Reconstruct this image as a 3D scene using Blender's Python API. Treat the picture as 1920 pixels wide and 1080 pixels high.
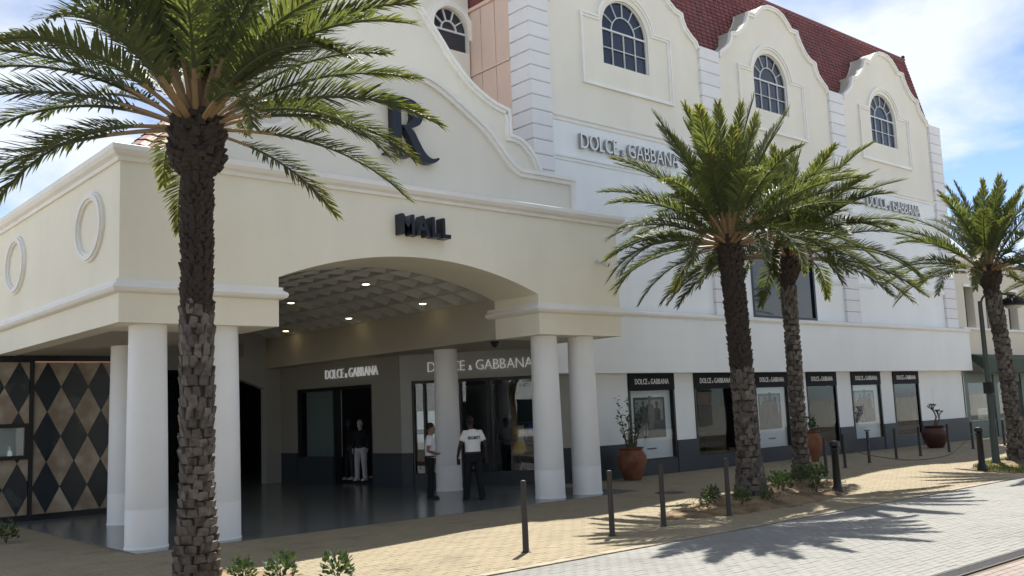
import bpy, bmesh, math, random
from mathutils import Vector, Matrix, noise
for o in list(bpy.data.objects): bpy.data.objects.remove(o)
scn = bpy.context.scene
C = scn.collection
rnd = random.Random(7)
PI = math.pi
def R(d): return math.radians(d)

# ------------------------------------------------------------------ camera
cam_d = bpy.data.cameras.new('camera'); cam = bpy.data.objects.new('camera', cam_d); C.objects.link(cam)
right = Vector((0.75600877, -0.65331941, -0.0403048)); up = Vector((-0.05224499, -0.1216065, 0.99120246)); back = Vector((-0.65247314, -0.74725203, -0.12606825))
cam.matrix_world = Matrix(((right.x, up.x, back.x, 0), (right.y, up.y, back.y, 0), (right.z, up.z, back.z, 1.95), (0, 0, 0, 1)))
cam_d.sensor_width = 36; cam_d.lens = 1812.97 / 1920 * 36; cam_d.clip_start = 0.1; cam_d.clip_end = 3000
scn.camera = cam
# ------------------------------------------------------------------ sky, sun, exposure
SUN = Vector((0.52, 0.36, 1.0)).normalized()
EL = math.asin(SUN.z); AZ = math.atan2(SUN.x, SUN.y)
wd = bpy.data.worlds.new('World'); scn.world = wd; wd.use_nodes = True
nt = wd.node_tree; nt.nodes.clear()
def N(t, typ, **k):
    n = t.nodes.new(typ)
    for a, b in k.items(): setattr(n, a, b)
    return n
sky = N(nt, 'ShaderNodeTexSky', sky_type='NISHITA', sun_disc=False)
sky.sun_elevation = EL; sky.sun_rotation = AZ; sky.air_density = 0.5; sky.dust_density = 0.1; sky.ozone_density = 0.7
tc = N(nt, 'ShaderNodeTexCoord'); sep = N(nt, 'ShaderNodeSeparateXYZ')
nt.links.new(tc.outputs['Generated'], sep.inputs[0])
add = N(nt, 'ShaderNodeMath', operation='ADD'); add.inputs[1].default_value = 0.18; nt.links.new(sep.outputs['Z'], add.inputs[0])
mx = N(nt, 'ShaderNodeMath', operation='MAXIMUM'); mx.inputs[1].default_value = 0.05; nt.links.new(add.outputs[0], mx.inputs[0])
dx = N(nt, 'ShaderNodeMath', operation='DIVIDE'); nt.links.new(sep.outputs['X'], dx.inputs[0]); nt.links.new(mx.outputs[0], dx.inputs[1])
dy = N(nt, 'ShaderNodeMath', operation='DIVIDE'); nt.links.new(sep.outputs['Y'], dy.inputs[0]); nt.links.new(mx.outputs[0], dy.inputs[1])
cmb = N(nt, 'ShaderNodeCombineXYZ'); nt.links.new(dx.outputs[0], cmb.inputs[0]); nt.links.new(dy.outputs[0], cmb.inputs[1]); cmb.inputs[2].default_value = 8.5
cn = N(nt, 'ShaderNodeTexNoise'); cn.inputs['Scale'].default_value = 1.5; cn.inputs['Detail'].default_value = 9; cn.inputs['Roughness'].default_value = 0.56; cn.inputs['Distortion'].default_value = 0.25
nt.links.new(cmb.outputs[0], cn.inputs['Vector'])
cr = N(nt, 'ShaderNodeValToRGB'); cr.color_ramp.elements[0].position = 0.40; cr.color_ramp.elements[1].position = 0.61
nt.links.new(cn.outputs[0], cr.inputs[0])
cm = N(nt, 'ShaderNodeMath', operation='MULTIPLY'); cm.inputs[1].default_value = 0.85; nt.links.new(cr.outputs[0], cm.inputs[0])
mixc = N(nt, 'ShaderNodeMix', data_type='RGBA'); nt.links.new(cm.outputs[0], mixc.inputs[0]); nt.links.new(sky.outputs[0], mixc.inputs[6])
mixc.inputs[7].default_value = (4.7, 4.9, 5.1, 1)
bg = N(nt, 'ShaderNodeBackground'); bg.inputs[1].default_value = 0.08; nt.links.new(mixc.outputs[2], bg.inputs[0])
wo = N(nt, 'ShaderNodeOutputWorld'); nt.links.new(bg.outputs[0], wo.inputs[0])
sd = bpy.data.lights.new('sun', 'SUN'); sd.energy = 3.6; sd.angle = R(0.55); sd.color = (1.0, 0.95, 0.86)
so = bpy.data.objects.new('sun', sd); C.objects.link(so); so.rotation_euler = SUN.to_track_quat('Z', 'Y').to_euler(); so.location = (30, 30, 40)
vs = scn.view_settings; vs.view_transform = 'Standard'; vs.look = 'None'; vs.gamma = 1; vs.use_curve_mapping = False; vs.exposure = 1.5

# ------------------------------------------------------------------ materials
def mat(name, col, rough=0.7, var=0.08, scale=3.0, bump=0.0, bscale=60, metal=0.0, spec=0.4, col2=None, c2pos=(0.45, 0.65), c2scale=1.0, tint=0.0, rand=0.0, emit=None, streak=0.0, coat=0.0):
    m = bpy.data.materials.new(name); m.use_nodes = True; t = m.node_tree; b = t.nodes['Principled BSDF']
    b.inputs['Roughness'].default_value = rough; b.inputs['Metallic'].default_value = metal; b.inputs['Specular IOR Level'].default_value = spec
    b.inputs['Coat Weight'].default_value = coat
    g = N(t, 'ShaderNodeNewGeometry'); pos = g.outputs['Position']
    out = None
    base = N(t, 'ShaderNodeRGB'); base.outputs[0].default_value = (*col, 1); out = base.outputs[0]
    def mul(fac_out, lo, hi):
        nonlocal out
        mr = N(t, 'ShaderNodeMapRange'); mr.inputs[3].default_value = lo; mr.inputs[4].default_value = hi; t.links.new(fac_out, mr.inputs[0])
        mm = N(t, 'ShaderNodeVectorMath', operation='SCALE'); t.links.new(out, mm.inputs[0]); t.links.new(mr.outputs[0], mm.inputs['Scale']); out = mm.outputs[0]
    if col2:
        n2 = N(t, 'ShaderNodeTexNoise'); n2.inputs['Scale'].default_value = c2scale; n2.inputs['Detail'].default_value = 6; t.links.new(pos, n2.inputs['Vector'])
        r2 = N(t, 'ShaderNodeMapRange'); r2.inputs[1].default_value = c2pos[0]; r2.inputs[2].default_value = c2pos[1]; t.links.new(n2.outputs[0], r2.inputs[0])
        m2 = N(t, 'ShaderNodeMix', data_type='RGBA'); t.links.new(r2.outputs[0], m2.inputs[0]); t.links.new(out, m2.inputs[6]); m2.inputs[7].default_value = (*col2, 1); out = m2.outputs[2]
    if var:
        n1 = N(t, 'ShaderNodeTexNoise'); n1.inputs['Scale'].default_value = scale; n1.inputs['Detail'].default_value = 8; n1.inputs['Roughness'].default_value = 0.6; t.links.new(pos, n1.inputs['Vector'])
        mul(n1.outputs[0], 1 - var * 2, 1 + var * 2)
    if streak:
        mp = N(t, 'ShaderNodeMapping'); mp.inputs['Scale'].default_value = (0.8, 0.8, 0.10); t.links.new(pos, mp.inputs[0])
        n3 = N(t, 'ShaderNodeTexNoise'); n3.inputs['Scale'].default_value = 1.6; n3.inputs['Detail'].default_value = 5; t.links.new(mp.outputs[0], n3.inputs['Vector'])
        mul(n3.outputs[0], 1 - streak, 1 + streak)
    if tint:
        at = N(t, 'ShaderNodeAttribute', attribute_name='tint'); mul(at.outputs['Fac'], 1 - tint, 1 + tint)
    if rand:
        oi = N(t, 'ShaderNodeObjectInfo'); mul(oi.outputs['Random'], 1 - rand, 1 + rand)
    t.links.new(out, b.inputs['Base Color'])
    if bump:
        nb = N(t, 'ShaderNodeTexNoise'); nb.inputs['Scale'].default_value = bscale; nb.inputs['Detail'].default_value = 5; t.links.new(pos, nb.inputs['Vector'])
        bp = N(t, 'ShaderNodeBump'); bp.inputs['Strength'].default_value = bump; bp.inputs['Distance'].default_value = 0.01; t.links.new(nb.outputs[0], bp.inputs['Height']); t.links.new(bp.outputs[0], b.inputs['Normal'])
    if emit:
        b.inputs['Emission Color'].default_value = (*emit[0], 1); b.inputs['Emission Strength'].default_value = emit[1]
    return m
def glass(name, tint, refl):
    m = bpy.data.materials.new(name); m.use_nodes = True; t = m.node_tree; t.nodes.clear()
    tr = N(t, 'ShaderNodeBsdfTransparent'); tr.inputs[0].default_value = (*tint, 1)
    gl = N(t, 'ShaderNodeBsdfGlossy'); gl.inputs['Roughness'].default_value = 0.015; gl.inputs[0].default_value = (0.95, 0.97, 1, 1)
    fr = N(t, 'ShaderNodeLayerWeight'); fr.inputs[0].default_value = 0.5
    pw = N(t, 'ShaderNodeMath', operation='POWER'); pw.inputs[1].default_value = 5.0; t.links.new(fr.outputs['Facing'], pw.inputs[0])
    ad = N(t, 'ShaderNodeMath', operation='ADD'); ad.inputs[1].default_value = refl + 0.015; ad.use_clamp = True; t.links.new(pw.outputs[0], ad.inputs[0])
    mx_ = N(t, 'ShaderNodeMixShader'); t.links.new(ad.outputs[0], mx_.inputs[0]); t.links.new(tr.outputs[0], mx_.inputs[1]); t.links.new(gl.outputs[0], mx_.inputs[2])
    o = N(t, 'ShaderNodeOutputMaterial'); t.links.new(mx_.outputs[0], o.inputs[0])
    return m
def leafmat(name, col, tipcol, trans=0.35, rand=0.25):
    m = bpy.data.materials.new(name); m.use_nodes = True; t = m.node_tree; b = t.nodes['Principled BSDF']
    b.inputs['Roughness'].default_value = 0.5; b.inputs['Specular IOR Level'].default_value = 0.38
    at = N(t, 'ShaderNodeAttribute', attribute_name='tint')
    rp = N(t, 'ShaderNodeMapRange'); rp.inputs[1].default_value = 0.3; rp.inputs[2].default_value = 1.15; t.links.new(at.outputs['Fac'], rp.inputs[0])
    mxn = N(t, 'ShaderNodeMix', data_type='RGBA'); t.links.new(rp.outputs[0], mxn.inputs[0]); mxn.inputs[6].default_value = (*col, 1); mxn.inputs[7].default_value = (*tipcol, 1)
    oi = N(t, 'ShaderNodeObjectInfo'); mr = N(t, 'ShaderNodeMapRange'); mr.inputs[3].default_value = 1 - rand; mr.inputs[4].default_value = 1 + rand; t.links.new(oi.outputs['Random'], mr.inputs[0])
    sc = N(t, 'ShaderNodeVectorMath', operation='SCALE'); t.links.new(mxn.outputs[2], sc.inputs[0]); t.links.new(mr.outputs[0], sc.inputs['Scale'])
    t.links.new(sc.outputs[0], b.inputs['Base Color'])
    tl = N(t, 'ShaderNodeBsdfTranslucent'); s2 = N(t, 'ShaderNodeVectorMath', operation='MULTIPLY'); s2.inputs[1].default_value = (1.5, 1.5, 0.6); t.links.new(sc.outputs[0], s2.inputs[0]); t.links.new(s2.outputs[0], tl.inputs[0])
    ms = N(t, 'ShaderNodeMixShader'); ms.inputs[0].default_value = trans; t.links.new(b.outputs[0], ms.inputs[1]); t.links.new(tl.outputs[0], ms.inputs[2])
    t.links.new(ms.outputs[0], t.nodes['Material Output'].inputs[0])
    return m
M = dict(
    cream=mat('cream_render', (0.81, 0.78, 0.66), 0.85, 0.035, 0.9, 0.25, 90, streak=0.06),
    cream2=mat('pale_cream_render', (0.77, 0.74, 0.65), 0.85, 0.035, 0.7, 0.25, 90, streak=0.06),
    beige=mat('beige_render', (0.64, 0.60, 0.49), 0.85, 0.04, 0.7, 0.25, 90, streak=0.06),
    trim=mat('trim_paint', (0.82, 0.81, 0.77), 0.7, 0.05, 1.2, 0.1, 80, streak=0.06),
    white=mat('white_render', (0.82, 0.85, 0.85), 0.8, 0.03, 0.6, 0.2, 90, streak=0.06),
    column=mat('column_paint', (0.82, 0.83, 0.83), 0.55, 0.03, 1.5, 0.08, 60, streak=0.04),
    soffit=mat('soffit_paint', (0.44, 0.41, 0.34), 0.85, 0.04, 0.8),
    coffer=mat('ceiling_tile', (0.50, 0.50, 0.47), 0.8, 0.04, 2, rand=0.06),
    taupe=mat('taupe_paint', (0.27, 0.255, 0.225), 0.8, 0.03, 0.8),
    greywall=mat('grey_paint', (0.40, 0.40, 0.375), 0.8, 0.03, 0.8, streak=0.04),
    plinth=mat('charcoal_plinth', (0.035, 0.043, 0.052), 0.5, 0.08, 3, 0.05),
    black=mat('black_metal', (0.012, 0.013, 0.016), 0.35, 0.05, 4),
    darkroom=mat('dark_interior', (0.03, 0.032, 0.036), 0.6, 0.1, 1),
    navy=mat('navy_letters', (0.012, 0.016, 0.026), 0.3, 0.05, 4),
    silver=mat('white_letter_face', (0.80, 0.80, 0.79), 0.4, 0.03, 6), shadeside=mat('letter_side_shade', (0.34, 0.345, 0.35), 0.4, 0.03, 6, metal=0.5),  # letter sides coloured darker to stand for the shadow outline of the letters
    signwhite=mat('white_letters', (0.85, 0.85, 0.85), 0.5, 0.0, emit=((1, 1, 1), 0.06)),  # faint glow put into the letter colour to keep it crisp white
    header=mat('header_board', (0.010, 0.011, 0.014), 0.65, 0.05, 4, spec=0.15), headtext=mat('header_letters', (0.85, 0.85, 0.85), 0.5, 0.0),
    roof=mat('red_roof_tile', (0.185, 0.056, 0.054), 0.65, 0.12, 1.2, 0.1, 40, tint=0.16, col2=(0.15, 0.062, 0.06), c2scale=0.5),
    pink=mat('roof_bounce_panel', (0.70, 0.53, 0.44), 0.6, 0.05, 1.0, rand=0.05, streak=0.07),  # pinkish light bounced off the red roof is put into this colour
    quoin=mat('white_quoin', (0.75, 0.75, 0.76), 0.75, 0.03, 1.5, 0.12, 70, rand=0.025, streak=0.04),
    joint=mat('joint_grey', (0.45, 0.43, 0.40), 0.9, 0.0),  # even grey core seen between the quoin blocks and wall panels
    pane=mat('dark_pane', (0.02, 0.026, 0.038), 0.12, 0.1, 1.5, spec=0.7, rand=0.3),
    muntin=mat('white_muntin', (0.68, 0.70, 0.72), 0.6, 0.02),
    dglass=mat('dark_glass', (0.006, 0.012, 0.014), 0.04, 0.0, spec=0.8),
    tan=mat('tan_paver', (0.255, 0.213, 0.142), 0.85, 0.07, 1.1, 0.5, 120, tint=0.065, spec=0.25, col2=(0.19, 0.158, 0.11), c2pos=(0.56, 0.74), c2scale=0.9),
    grey=mat('grey_paver', (0.215, 0.213, 0.20), 0.8, 0.08, 0.35, 0.5, 140, tint=0.05, spec=0.3, col2=(0.165, 0.163, 0.153), c2pos=(0.55, 0.75), c2scale=0.6),
    rose=mat('rose_paver', (0.25, 0.207, 0.188), 0.85, 0.07, 1.0, 0.5, 120, tint=0.10, spec=0.25),
    sand=mat('joint_sand', (0.13, 0.10, 0.068), 0.95, 0.15, 8),
    sandg=mat('joint_grit', (0.14, 0.137, 0.13), 0.95, 0.15, 8),
    kerb=mat('kerb_stone', (0.27, 0.23, 0.165), 0.85, 0.1, 3, 0.3, 100, rand=0.12),
    floor=mat('polished_tile', (0.165, 0.175, 0.17), 0.18, 0.1, 1.2, spec=0.5, streak=0.03),
    ground=mat('pale_ground', (0.50, 0.47, 0.41), 0.95, 0.15, 0.4),  # mostly unseen ground, lightened to bounce sunlight onto the shaded facade
    soil=mat('bed_soil', (0.22, 0.155, 0.085), 0.95, 0.25, 4, 0.9, 30, col2=(0.10, 0.065, 0.04), c2scale=2.5),
    bark=mat('palm_bark', (0.040, 0.031, 0.026), 0.9, 0.3, 12, 0.8, 60),
    boot=mat('palm_boot', (0.130, 0.114, 0.100), 0.85, 0.25, 14, 0.8, 50, rand=0.35, col2=(0.06, 0.05, 0.042), c2scale=9),
    petiole=mat('palm_petiole', (0.25, 0.17, 0.09), 0.55, 0.15, 6),
    leaf=leafmat('palm_leaf', (0.082, 0.104, 0.048), (0.21, 0.205, 0.085), 0.36),
    leaf2=leafmat('shrub_leaf', (0.04, 0.08, 0.025), (0.11, 0.15, 0.06), 0.2),
    leaf3=leafmat('tree_leaf', (0.04, 0.075, 0.02), (0.08, 0.11, 0.03), 0.25),
    grass=leafmat('grass_blade', (0.07, 0.12, 0.025), (0.17, 0.19, 0.06), 0.25),
    stem=mat('brown_stem', (0.12, 0.085, 0.055), 0.9, 0.2, 10),
    terracotta=mat('terracotta', (0.23, 0.095, 0.05), 0.8, 0.15, 5, 0.3, 60, col2=(0.16, 0.06, 0.035), c2scale=4),
    darkpot=mat('dark_glazed_pot', (0.075, 0.028, 0.022), 0.5, 0.15, 5, 0.2, 60),
    bollard=mat('bronze_bollard', (0.05, 0.042, 0.037), 0.5, 0.15, 6, metal=0.3),
    iron=mat('cast_iron', (0.012, 0.013, 0.015), 0.38, 0.1, 8),
    rope=mat('rope', (0.10, 0.085, 0.07), 0.9, 0.1, 20),
    lampgreen=mat('grey_green_paint', (0.055, 0.07, 0.06), 0.45, 0.08, 5),
    green=mat('green_awning', (0.035, 0.06, 0.038), 0.7, 0.08, 2),
    greenframe=mat('green_frame', (0.09, 0.125, 0.10), 0.5, 0.05, 2),
    marble=mat('brown_marble', (0.27, 0.21, 0.15), 0.3, 0.12, 3, col2=(0.42, 0.36, 0.28), c2pos=(0.42, 0.62), c2scale=2.2, rand=0.14),
    blackmarble=mat('black_marble', (0.02, 0.028, 0.036), 0.22, 0.1, 3, rand=0.15, col2=(0.045, 0.055, 0.062), c2pos=(0.60, 0.64), c2scale=1.5),
    glowstrip=mat('warm_strip', (0.8, 0.5, 0.4), 0.5, 0.0, emit=((1, 0.55, 0.38), 0.06)),
    lamp=mat('downlight', (1, 0.9, 0.6), 0.5, 0.0, emit=((1, 0.80, 0.42), 3.0)),
    lampw=mat('white_spot', (1, 1, 1), 0.5, 0.0, emit=((0.9, 0.95, 1), 4.0)),
    shelf=mat('glow_shelf', (0.5, 0.5, 0.5), 0.5, 0.0, emit=((0.75, 0.85, 0.9), 0.06)),  # no lamp: faint glow put into the colour to look lit
    niche=mat('niche_back', (0.5, 0.52, 0.5), 0.6, 0.02),
    skin_a=mat('skin_tan', (0.26, 0.15, 0.10), 0.55, 0.05, 8), skin_b=mat('skin_brown', (0.05, 0.028, 0.02), 0.5, 0.05, 8),
    shirt=mat('white_cotton', (0.80, 0.80, 0.81), 0.85, 0.03, 6, 0.3, 30), trousers=mat('black_cloth', (0.008, 0.008, 0.011), 0.85, 0.1, 8),
    hair=mat('black_hair', (0.008, 0.007, 0.006), 0.6, 0.1, 20), shoe=mat('black_leather', (0.008, 0.008, 0.008), 0.35, 0.0),
    manq=mat('mannequin_dark', (0.018, 0.02, 0.03), 0.5, 0.05, 4), manqw=mat('mannequin_pale', (0.45, 0.42, 0.38), 0.5, 0.02),
    yellow=mat('yellow_cloth', (0.62, 0.44, 0.05), 0.7, 0.1, 14), blue=mat('blue_cloth', (0.02, 0.035, 0.28), 0.7, 0.1, 9), checker=mat('pale_print', (0.45, 0.45, 0.47), 0.7, 0.5, 40),
    red=mat('dark_red_cloth', (0.11, 0.02, 0.02), 0.7, 0.1, 5),
    paper=mat('poster_mat', (0.62, 0.66, 0.70), 0.6, 0.02), paper2=mat('poster_grey', (0.20, 0.22, 0.22), 0.6, 0.35, 1.5), ink=mat('poster_ink', (0.008, 0.009, 0.010), 0.6, 0.3, 5), ink2=mat('poster_midtone', (0.045, 0.05, 0.055), 0.6, 0.35, 5),
    camwhite=mat('camera_white', (0.6, 0.6, 0.58), 0.4, 0.0), steel=mat('steel_grate', (0.05, 0.05, 0.052), 0.5, 0.1, 6, metal=0.5),
    opp=mat('opposite_render', (0.40, 0.385, 0.35), 0.85, 0.05, 0.6, streak=0.05), grille=mat('grille_grey', (0.3, 0.3, 0.3), 0.6),
)
GL_SHOP = glass('shop_glass', (0.88, 0.91, 0.91), 0.03)
GL_POST = glass('poster_glass', (0.95, 0.97, 0.97), 0.0)
GL_DIM = glass('tinted_glass', (0.72, 0.77, 0.77), 0.0)

# ------------------------------------------------------------------ mesh helpers
class MB:
    def __init__(s): s.v = []; s.f = []; s.t = []; s.tint = 0.5
    def face(s, pts):
        n = len(s.v); s.v += [tuple(p) for p in pts]; s.f.append(tuple(range(n, n + len(pts)))); s.t.append(s.tint)
    def box(s, x0, x1, y0, y1, z0, z1):
        n = len(s.v); s.v += [(x, y, z) for z in (z0, z1) for y in (y0, y1) for x in (x0, x1)]
        for q in ((0, 2, 3, 1), (4, 5, 7, 6), (0, 1, 5, 4), (2, 6, 7, 3), (0, 4, 6, 2), (1, 3, 7, 5)): s.f.append(tuple(n + i for i in q)); s.t.append(s.tint)
        return s
    def prism(s, poly, fn, d0, d1):
        n = len(s.v); k = len(poly)
        s.v += [tuple(fn(a, b, d0)) for a, b in poly] + [tuple(fn(a, b, d1)) for a, b in poly]
        s.f += [tuple(range(n, n + k)), tuple(range(n + 2 * k - 1, n + k - 1, -1))]; s.t += [s.tint] * 2
        for i in range(k):
            j = (i + 1) % k; s.f.append((n + i, n + k + i, n + k + j, n + j)); s.t.append(s.tint)
        return s
    def rings(s, rings, cap=True, close=True):
        n = len(s.v); k = len(rings[0])
        for r in rings: s.v += [tuple(p) for p in r]
        for a in range(len(rings) - 1):
            for i in range(k if close else k - 1):
                j = (i + 1) % k; s.f.append((n + a * k + i, n + a * k + j, n + (a + 1) * k + j, n + (a + 1) * k + i)); s.t.append(s.tint)
        if cap:
            s.f += [tuple(range(n + k - 1, n - 1, -1)), tuple(range(n + (len(rings) - 1) * k, n + len(rings) * k))]; s.t += [s.tint] * 2
        return s
    def lathe(s, prof, c, n=24, jit=0.0):
        rr = []
        for r, z in prof:
            rr.append([(c[0] + r * math.cos(2 * PI * i / n) * (1 + rnd.uniform(-jit, jit)), c[1] + r * math.sin(2 * PI * i / n) * (1 + rnd.uniform(-jit, jit)), c[2] + z) for i in range(n)])
        return s.rings(rr)
    def tube(s, pts, rad, n=8, flat=1.0):
        pts = [Vector(p) for p in pts]; rr = []; ref = None
        for i, p in enumerate(pts):
            d = (pts[min(i + 1, len(pts) - 1)] - pts[max(i - 1, 0)]).normalized()
            if ref is None: ref = Vector((0, 0, 1)) if abs(d.z) < 0.9 else Vector((1, 0, 0))
            a = (ref - d * ref.dot(d)).normalized(); b = d.cross(a); ref = a
            r = rad[i] if isinstance(rad, (list, tuple)) else rad
            ra, rb = r if isinstance(r, (list, tuple)) else (r * flat, r)
            rr.append([p + a * (ra * math.cos(2 * PI * k / n)) + b * (rb * math.sin(2 * PI * k / n)) for k in range(n)])
        return s.rings(rr)
    def ball(s, c, r, n=12, m=8):
        r = r if isinstance(r, (tuple, list)) else (r, r, r); rr = []
        for j in range(m + 1):
            th = PI * (0.02 + 0.96 * j / m)
            rr.append([(c[0] + r[0] * math.sin(th) * math.cos(2 * PI * i / n), c[1] + r[1] * math.sin(th) * math.sin(2 * PI * i / n), c[2] - r[2] * math.cos(th)) for i in range(n)])
        return s.rings(rr)
    def sweep(s, path, prof, closed=False):
        # path in plan (x,y); profile (out,z); out is to the right-hand side of travel
        k = len(path); rr = []
        for i, p in enumerate(path):
            def dirn(a, b): return (Vector(b) - Vector(a)).normalized()
            d0 = dirn(path[i - 1], p) if (i > 0 or closed) else None; d1 = dirn(p, path[(i + 1) % k]) if (i < k - 1 or closed) else None
            d0 = d0 or d1; d1 = d1 or d0
            n0 = Vector((d0.y, -d0.x)); n1 = Vector((d1.y, -d1.x)); mn = (n0 + n1).normalized(); sc = 1 / max(0.3, mn.dot(n0))
            rr.append([(p[0] + mn.x * o * sc, p[1] + mn.y * o * sc, z) for o, z in prof])
        if closed: rr.append(rr[0])
        return s.rings(rr, cap=not closed)
    def strip(s, path, w, fn, d0, d1, closed=False):
        # flat moulding following a polyline drawn on a wall; w to the left of travel (negative: right)
        k = len(path); off = []
        for i, p in enumerate(path):
            p = Vector(p); a = Vector(path[i - 1]) if (i > 0 or closed) else None; b = Vector(path[(i + 1) % k]) if (i < k - 1 or closed) else None
            e0 = (p - a).normalized() if a is not None else (b - p).normalized(); e1 = (b - p).normalized() if b is not None else e0
            n0 = Vector((-e0.y, e0.x)); n1 = Vector((-e1.y, e1.x)); mn = (n0 + n1)
            mn = mn.normalized() if mn.length > 1e-6 else n0
            off.append(p + mn * (w / max(0.45, mn.dot(n0))))
        rr = [[fn(p[0], p[1], d0), fn(p[0], p[1], d1), fn(q[0], q[1], d1), fn(q[0], q[1], d0)] for p, q in zip(path, off)]
        if closed: rr.append(rr[0])
        return s.rings(rr, cap=not closed)
    def mesh(s, name, smooth=False, off=(0, 0, 0)):
        me = bpy.data.meshes.new(name); ox, oy, oz = off
        me.from_pydata([(x - ox, y - oy, z - oz) for x, y, z in s.v], [], s.f)
        a = me.attributes.new('tint', 'FLOAT', 'FACE'); a.data.foreach_set('value', s.t)
        if smooth: me.polygons.foreach_set('use_smooth', [True] * len(me.polygons))
        bm = bmesh.new(); bm.from_mesh(me); bmesh.ops.recalc_face_normals(bm, faces=bm.faces); bm.to_mesh(me); bm.free()
        me.update(); return me
def wloc(o):
    v = Vector((0, 0, 0))
    while o: v += o.location; o = o.parent
    return v
def link(name, me, m, parent=None):
    o = bpy.data.objects.new(name, me); C.objects.link(o)
    if m is not None and me is not None and not me.materials: me.materials.append(m)
    o.parent = parent; return o
def part(mb, name, m, parent, smooth=False, kind=None, label=None):
    o = link(name, mb.mesh(name, smooth, wloc(parent)), m, parent)
    if smooth == 'auto' or smooth is True:
        try: o.data.set_sharp_from_angle(angle=R(38))
        except Exception: pass
    if kind: o['kind'] = kind
    if label: o['label'] = label
    return o
def tag(o, label, cat, group=None):
    o['label'] = label; o['category'] = cat
    if group: o['group'] = group
    return o
def thing(name, label, cat, loc=(0, 0, 0), group=None, rotz=0):
    o = bpy.data.objects.new(name, None); C.objects.link(o); o.location = loc; o.rotation_euler.z = rotz; o.empty_display_size = 0.2
    return tag(o, label, cat, group)
def struct(mb, name, m, smooth=False):
    o = link(name, mb.mesh(name, smooth), m); o['kind'] = 'structure'; return o
def XZ(y0):            # wall facing the street: depth goes towards the viewer
    return lambda a, b, d: (a, y0 - d, b)
def copy_tree(o, loc=None, rotz=None, label=None, parent=None, group=None):
    c = o.copy(); C.objects.link(c); c.parent = parent
    if loc is not None: c.location = loc
    if rotz is not None: c.rotation_euler.z = rotz
    if label: c['label'] = label
    if group: c['group'] = group
    for ch in list(o.children): copy_tree(ch, parent=c)
    return c
def real(ob):
    deps = bpy.context.evaluated_depsgraph_get(); deps.update()
    me = bpy.data.meshes.new_from_object(ob.evaluated_get(deps)); bpy.data.objects.remove(ob); return me
def glyph(s, depth=0.02, bold=0.0):
    cu = bpy.data.curves.new('glyph', 'FONT'); cu.body = s; cu.size = 1.0; cu.extrude = 0.5; cu.offset = bold; cu.resolution_u = 3
    ob = bpy.data.objects.new('glyph', cu); C.objects.link(ob); me = real(ob)
    vs_ = [v.co.copy() for v in me.vertices]; fs = [tuple(p.vertices) for p in me.polygons]; bpy.data.meshes.remove(me)
    x0 = min(v.x for v in vs_); x1 = max(v.x for v in vs_)
    return [(v.x - x0, v.y, v.z) for v in vs_], fs, x1 - x0
GC = {}
def lettering(text, origin, u, n, width, h, depth, bold=0.0, small='&'):
    """list of (char, MB): letters laid along u from origin, standing up z, n is the outward normal"""
    lay = []; x = 0.0
    for ch in text:
        if ch == ' ': x += 0.22; continue
        if (ch, bold) not in GC: GC[(ch, bold)] = glyph(ch, bold=bold)
        v, f, w = GC[(ch, bold)]; k = 0.5 if ch in small else 1.0
        lay.append((ch, v, f, x, k)); x += w * k + 0.10
    sx = width / (x - 0.10); sz = h / 0.73; res = []; o = Vector(origin); u = Vector(u); n = Vector(n)
    for ch, v, f, x0, k in lay:
        mb = MB(); mb.v = [tuple(o + u * ((x0 + p[0] * k) * sx) + Vector((0, 0, 1)) * (p[1] * k * sz) + n * ((p[2] + 0.5) * depth)) for p in v]; mb.f = list(f); mb.t = [0.5] * len(f)
        res.append((ch, mb))
    return res
def sign(name, label, text, origin, u, n, width, h, depth, m, bold=0.0, letters=True, face=None):
    t = thing(name, label, 'sign', origin)
    L = lettering(text, origin, u, n, width, h, depth, bold)
    if letters:
        for ch, mb in L:
            lp = part(mb, 'letter', m, t)
            if face:
                nv = Vector(n); zc = [v[2] for v in mb.v]; a0 = min(Vector(v).dot(nv) for v in mb.v); fm = MB(); fm.f = mb.f; fm.t = mb.t
                cen = sum((Vector(v) for v in mb.v), Vector()) / len(mb.v)
                for v in mb.v:
                    vv = Vector(v); dpt = vv.dot(nv) - a0
                    fm.v.append(tuple(vv - nv * dpt + nv * (depth + .002 + (.012 if dpt > depth * .5 else 0))))
                part(fm, 'letter_face', face, lp)
    else:
        a = MB()
        for ch, mb in L:
            k = len(a.v); a.v += mb.v; a.f += [tuple(i + k for i in f) for f in mb.f]; a.t += mb.t
        part(a, 'lettering', m, t)
    return t
def joined(L):
    a = MB()
    for ch, mb in L:
        k = len(a.v); a.v += mb.v; a.f += [tuple(i + k for i in f) for f in mb.f]; a.t += mb.t
    return a
def arc(cx, cz, r, a0, a1, n, rz=None):
    return [(cx + r * math.cos(R(a0 + (a1 - a0) * i / n)), cz + (rz or r) * math.sin(R(a0 + (a1 - a0) * i / n))) for i in range(n + 1)]
def smoothpath(P, n=6):
    out = []
    for i in range(len(P) - 1):
        p0 = Vector(P[max(i - 1, 0)]); p1 = Vector(P[i]); p2 = Vector(P[i + 1]); p3 = Vector(P[min(i + 2, len(P) - 1)])
        for k in range(n):
            t = k / n; out.append(tuple(0.5 * ((2 * p1) + (p2 - p0) * t + (2 * p0 - 5 * p1 + 4 * p2 - p3) * t * t + (3 * p1 - p0 - 3 * p2 + p3) * t ** 3)))
    out.append(tuple(P[-1])); return out
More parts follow.
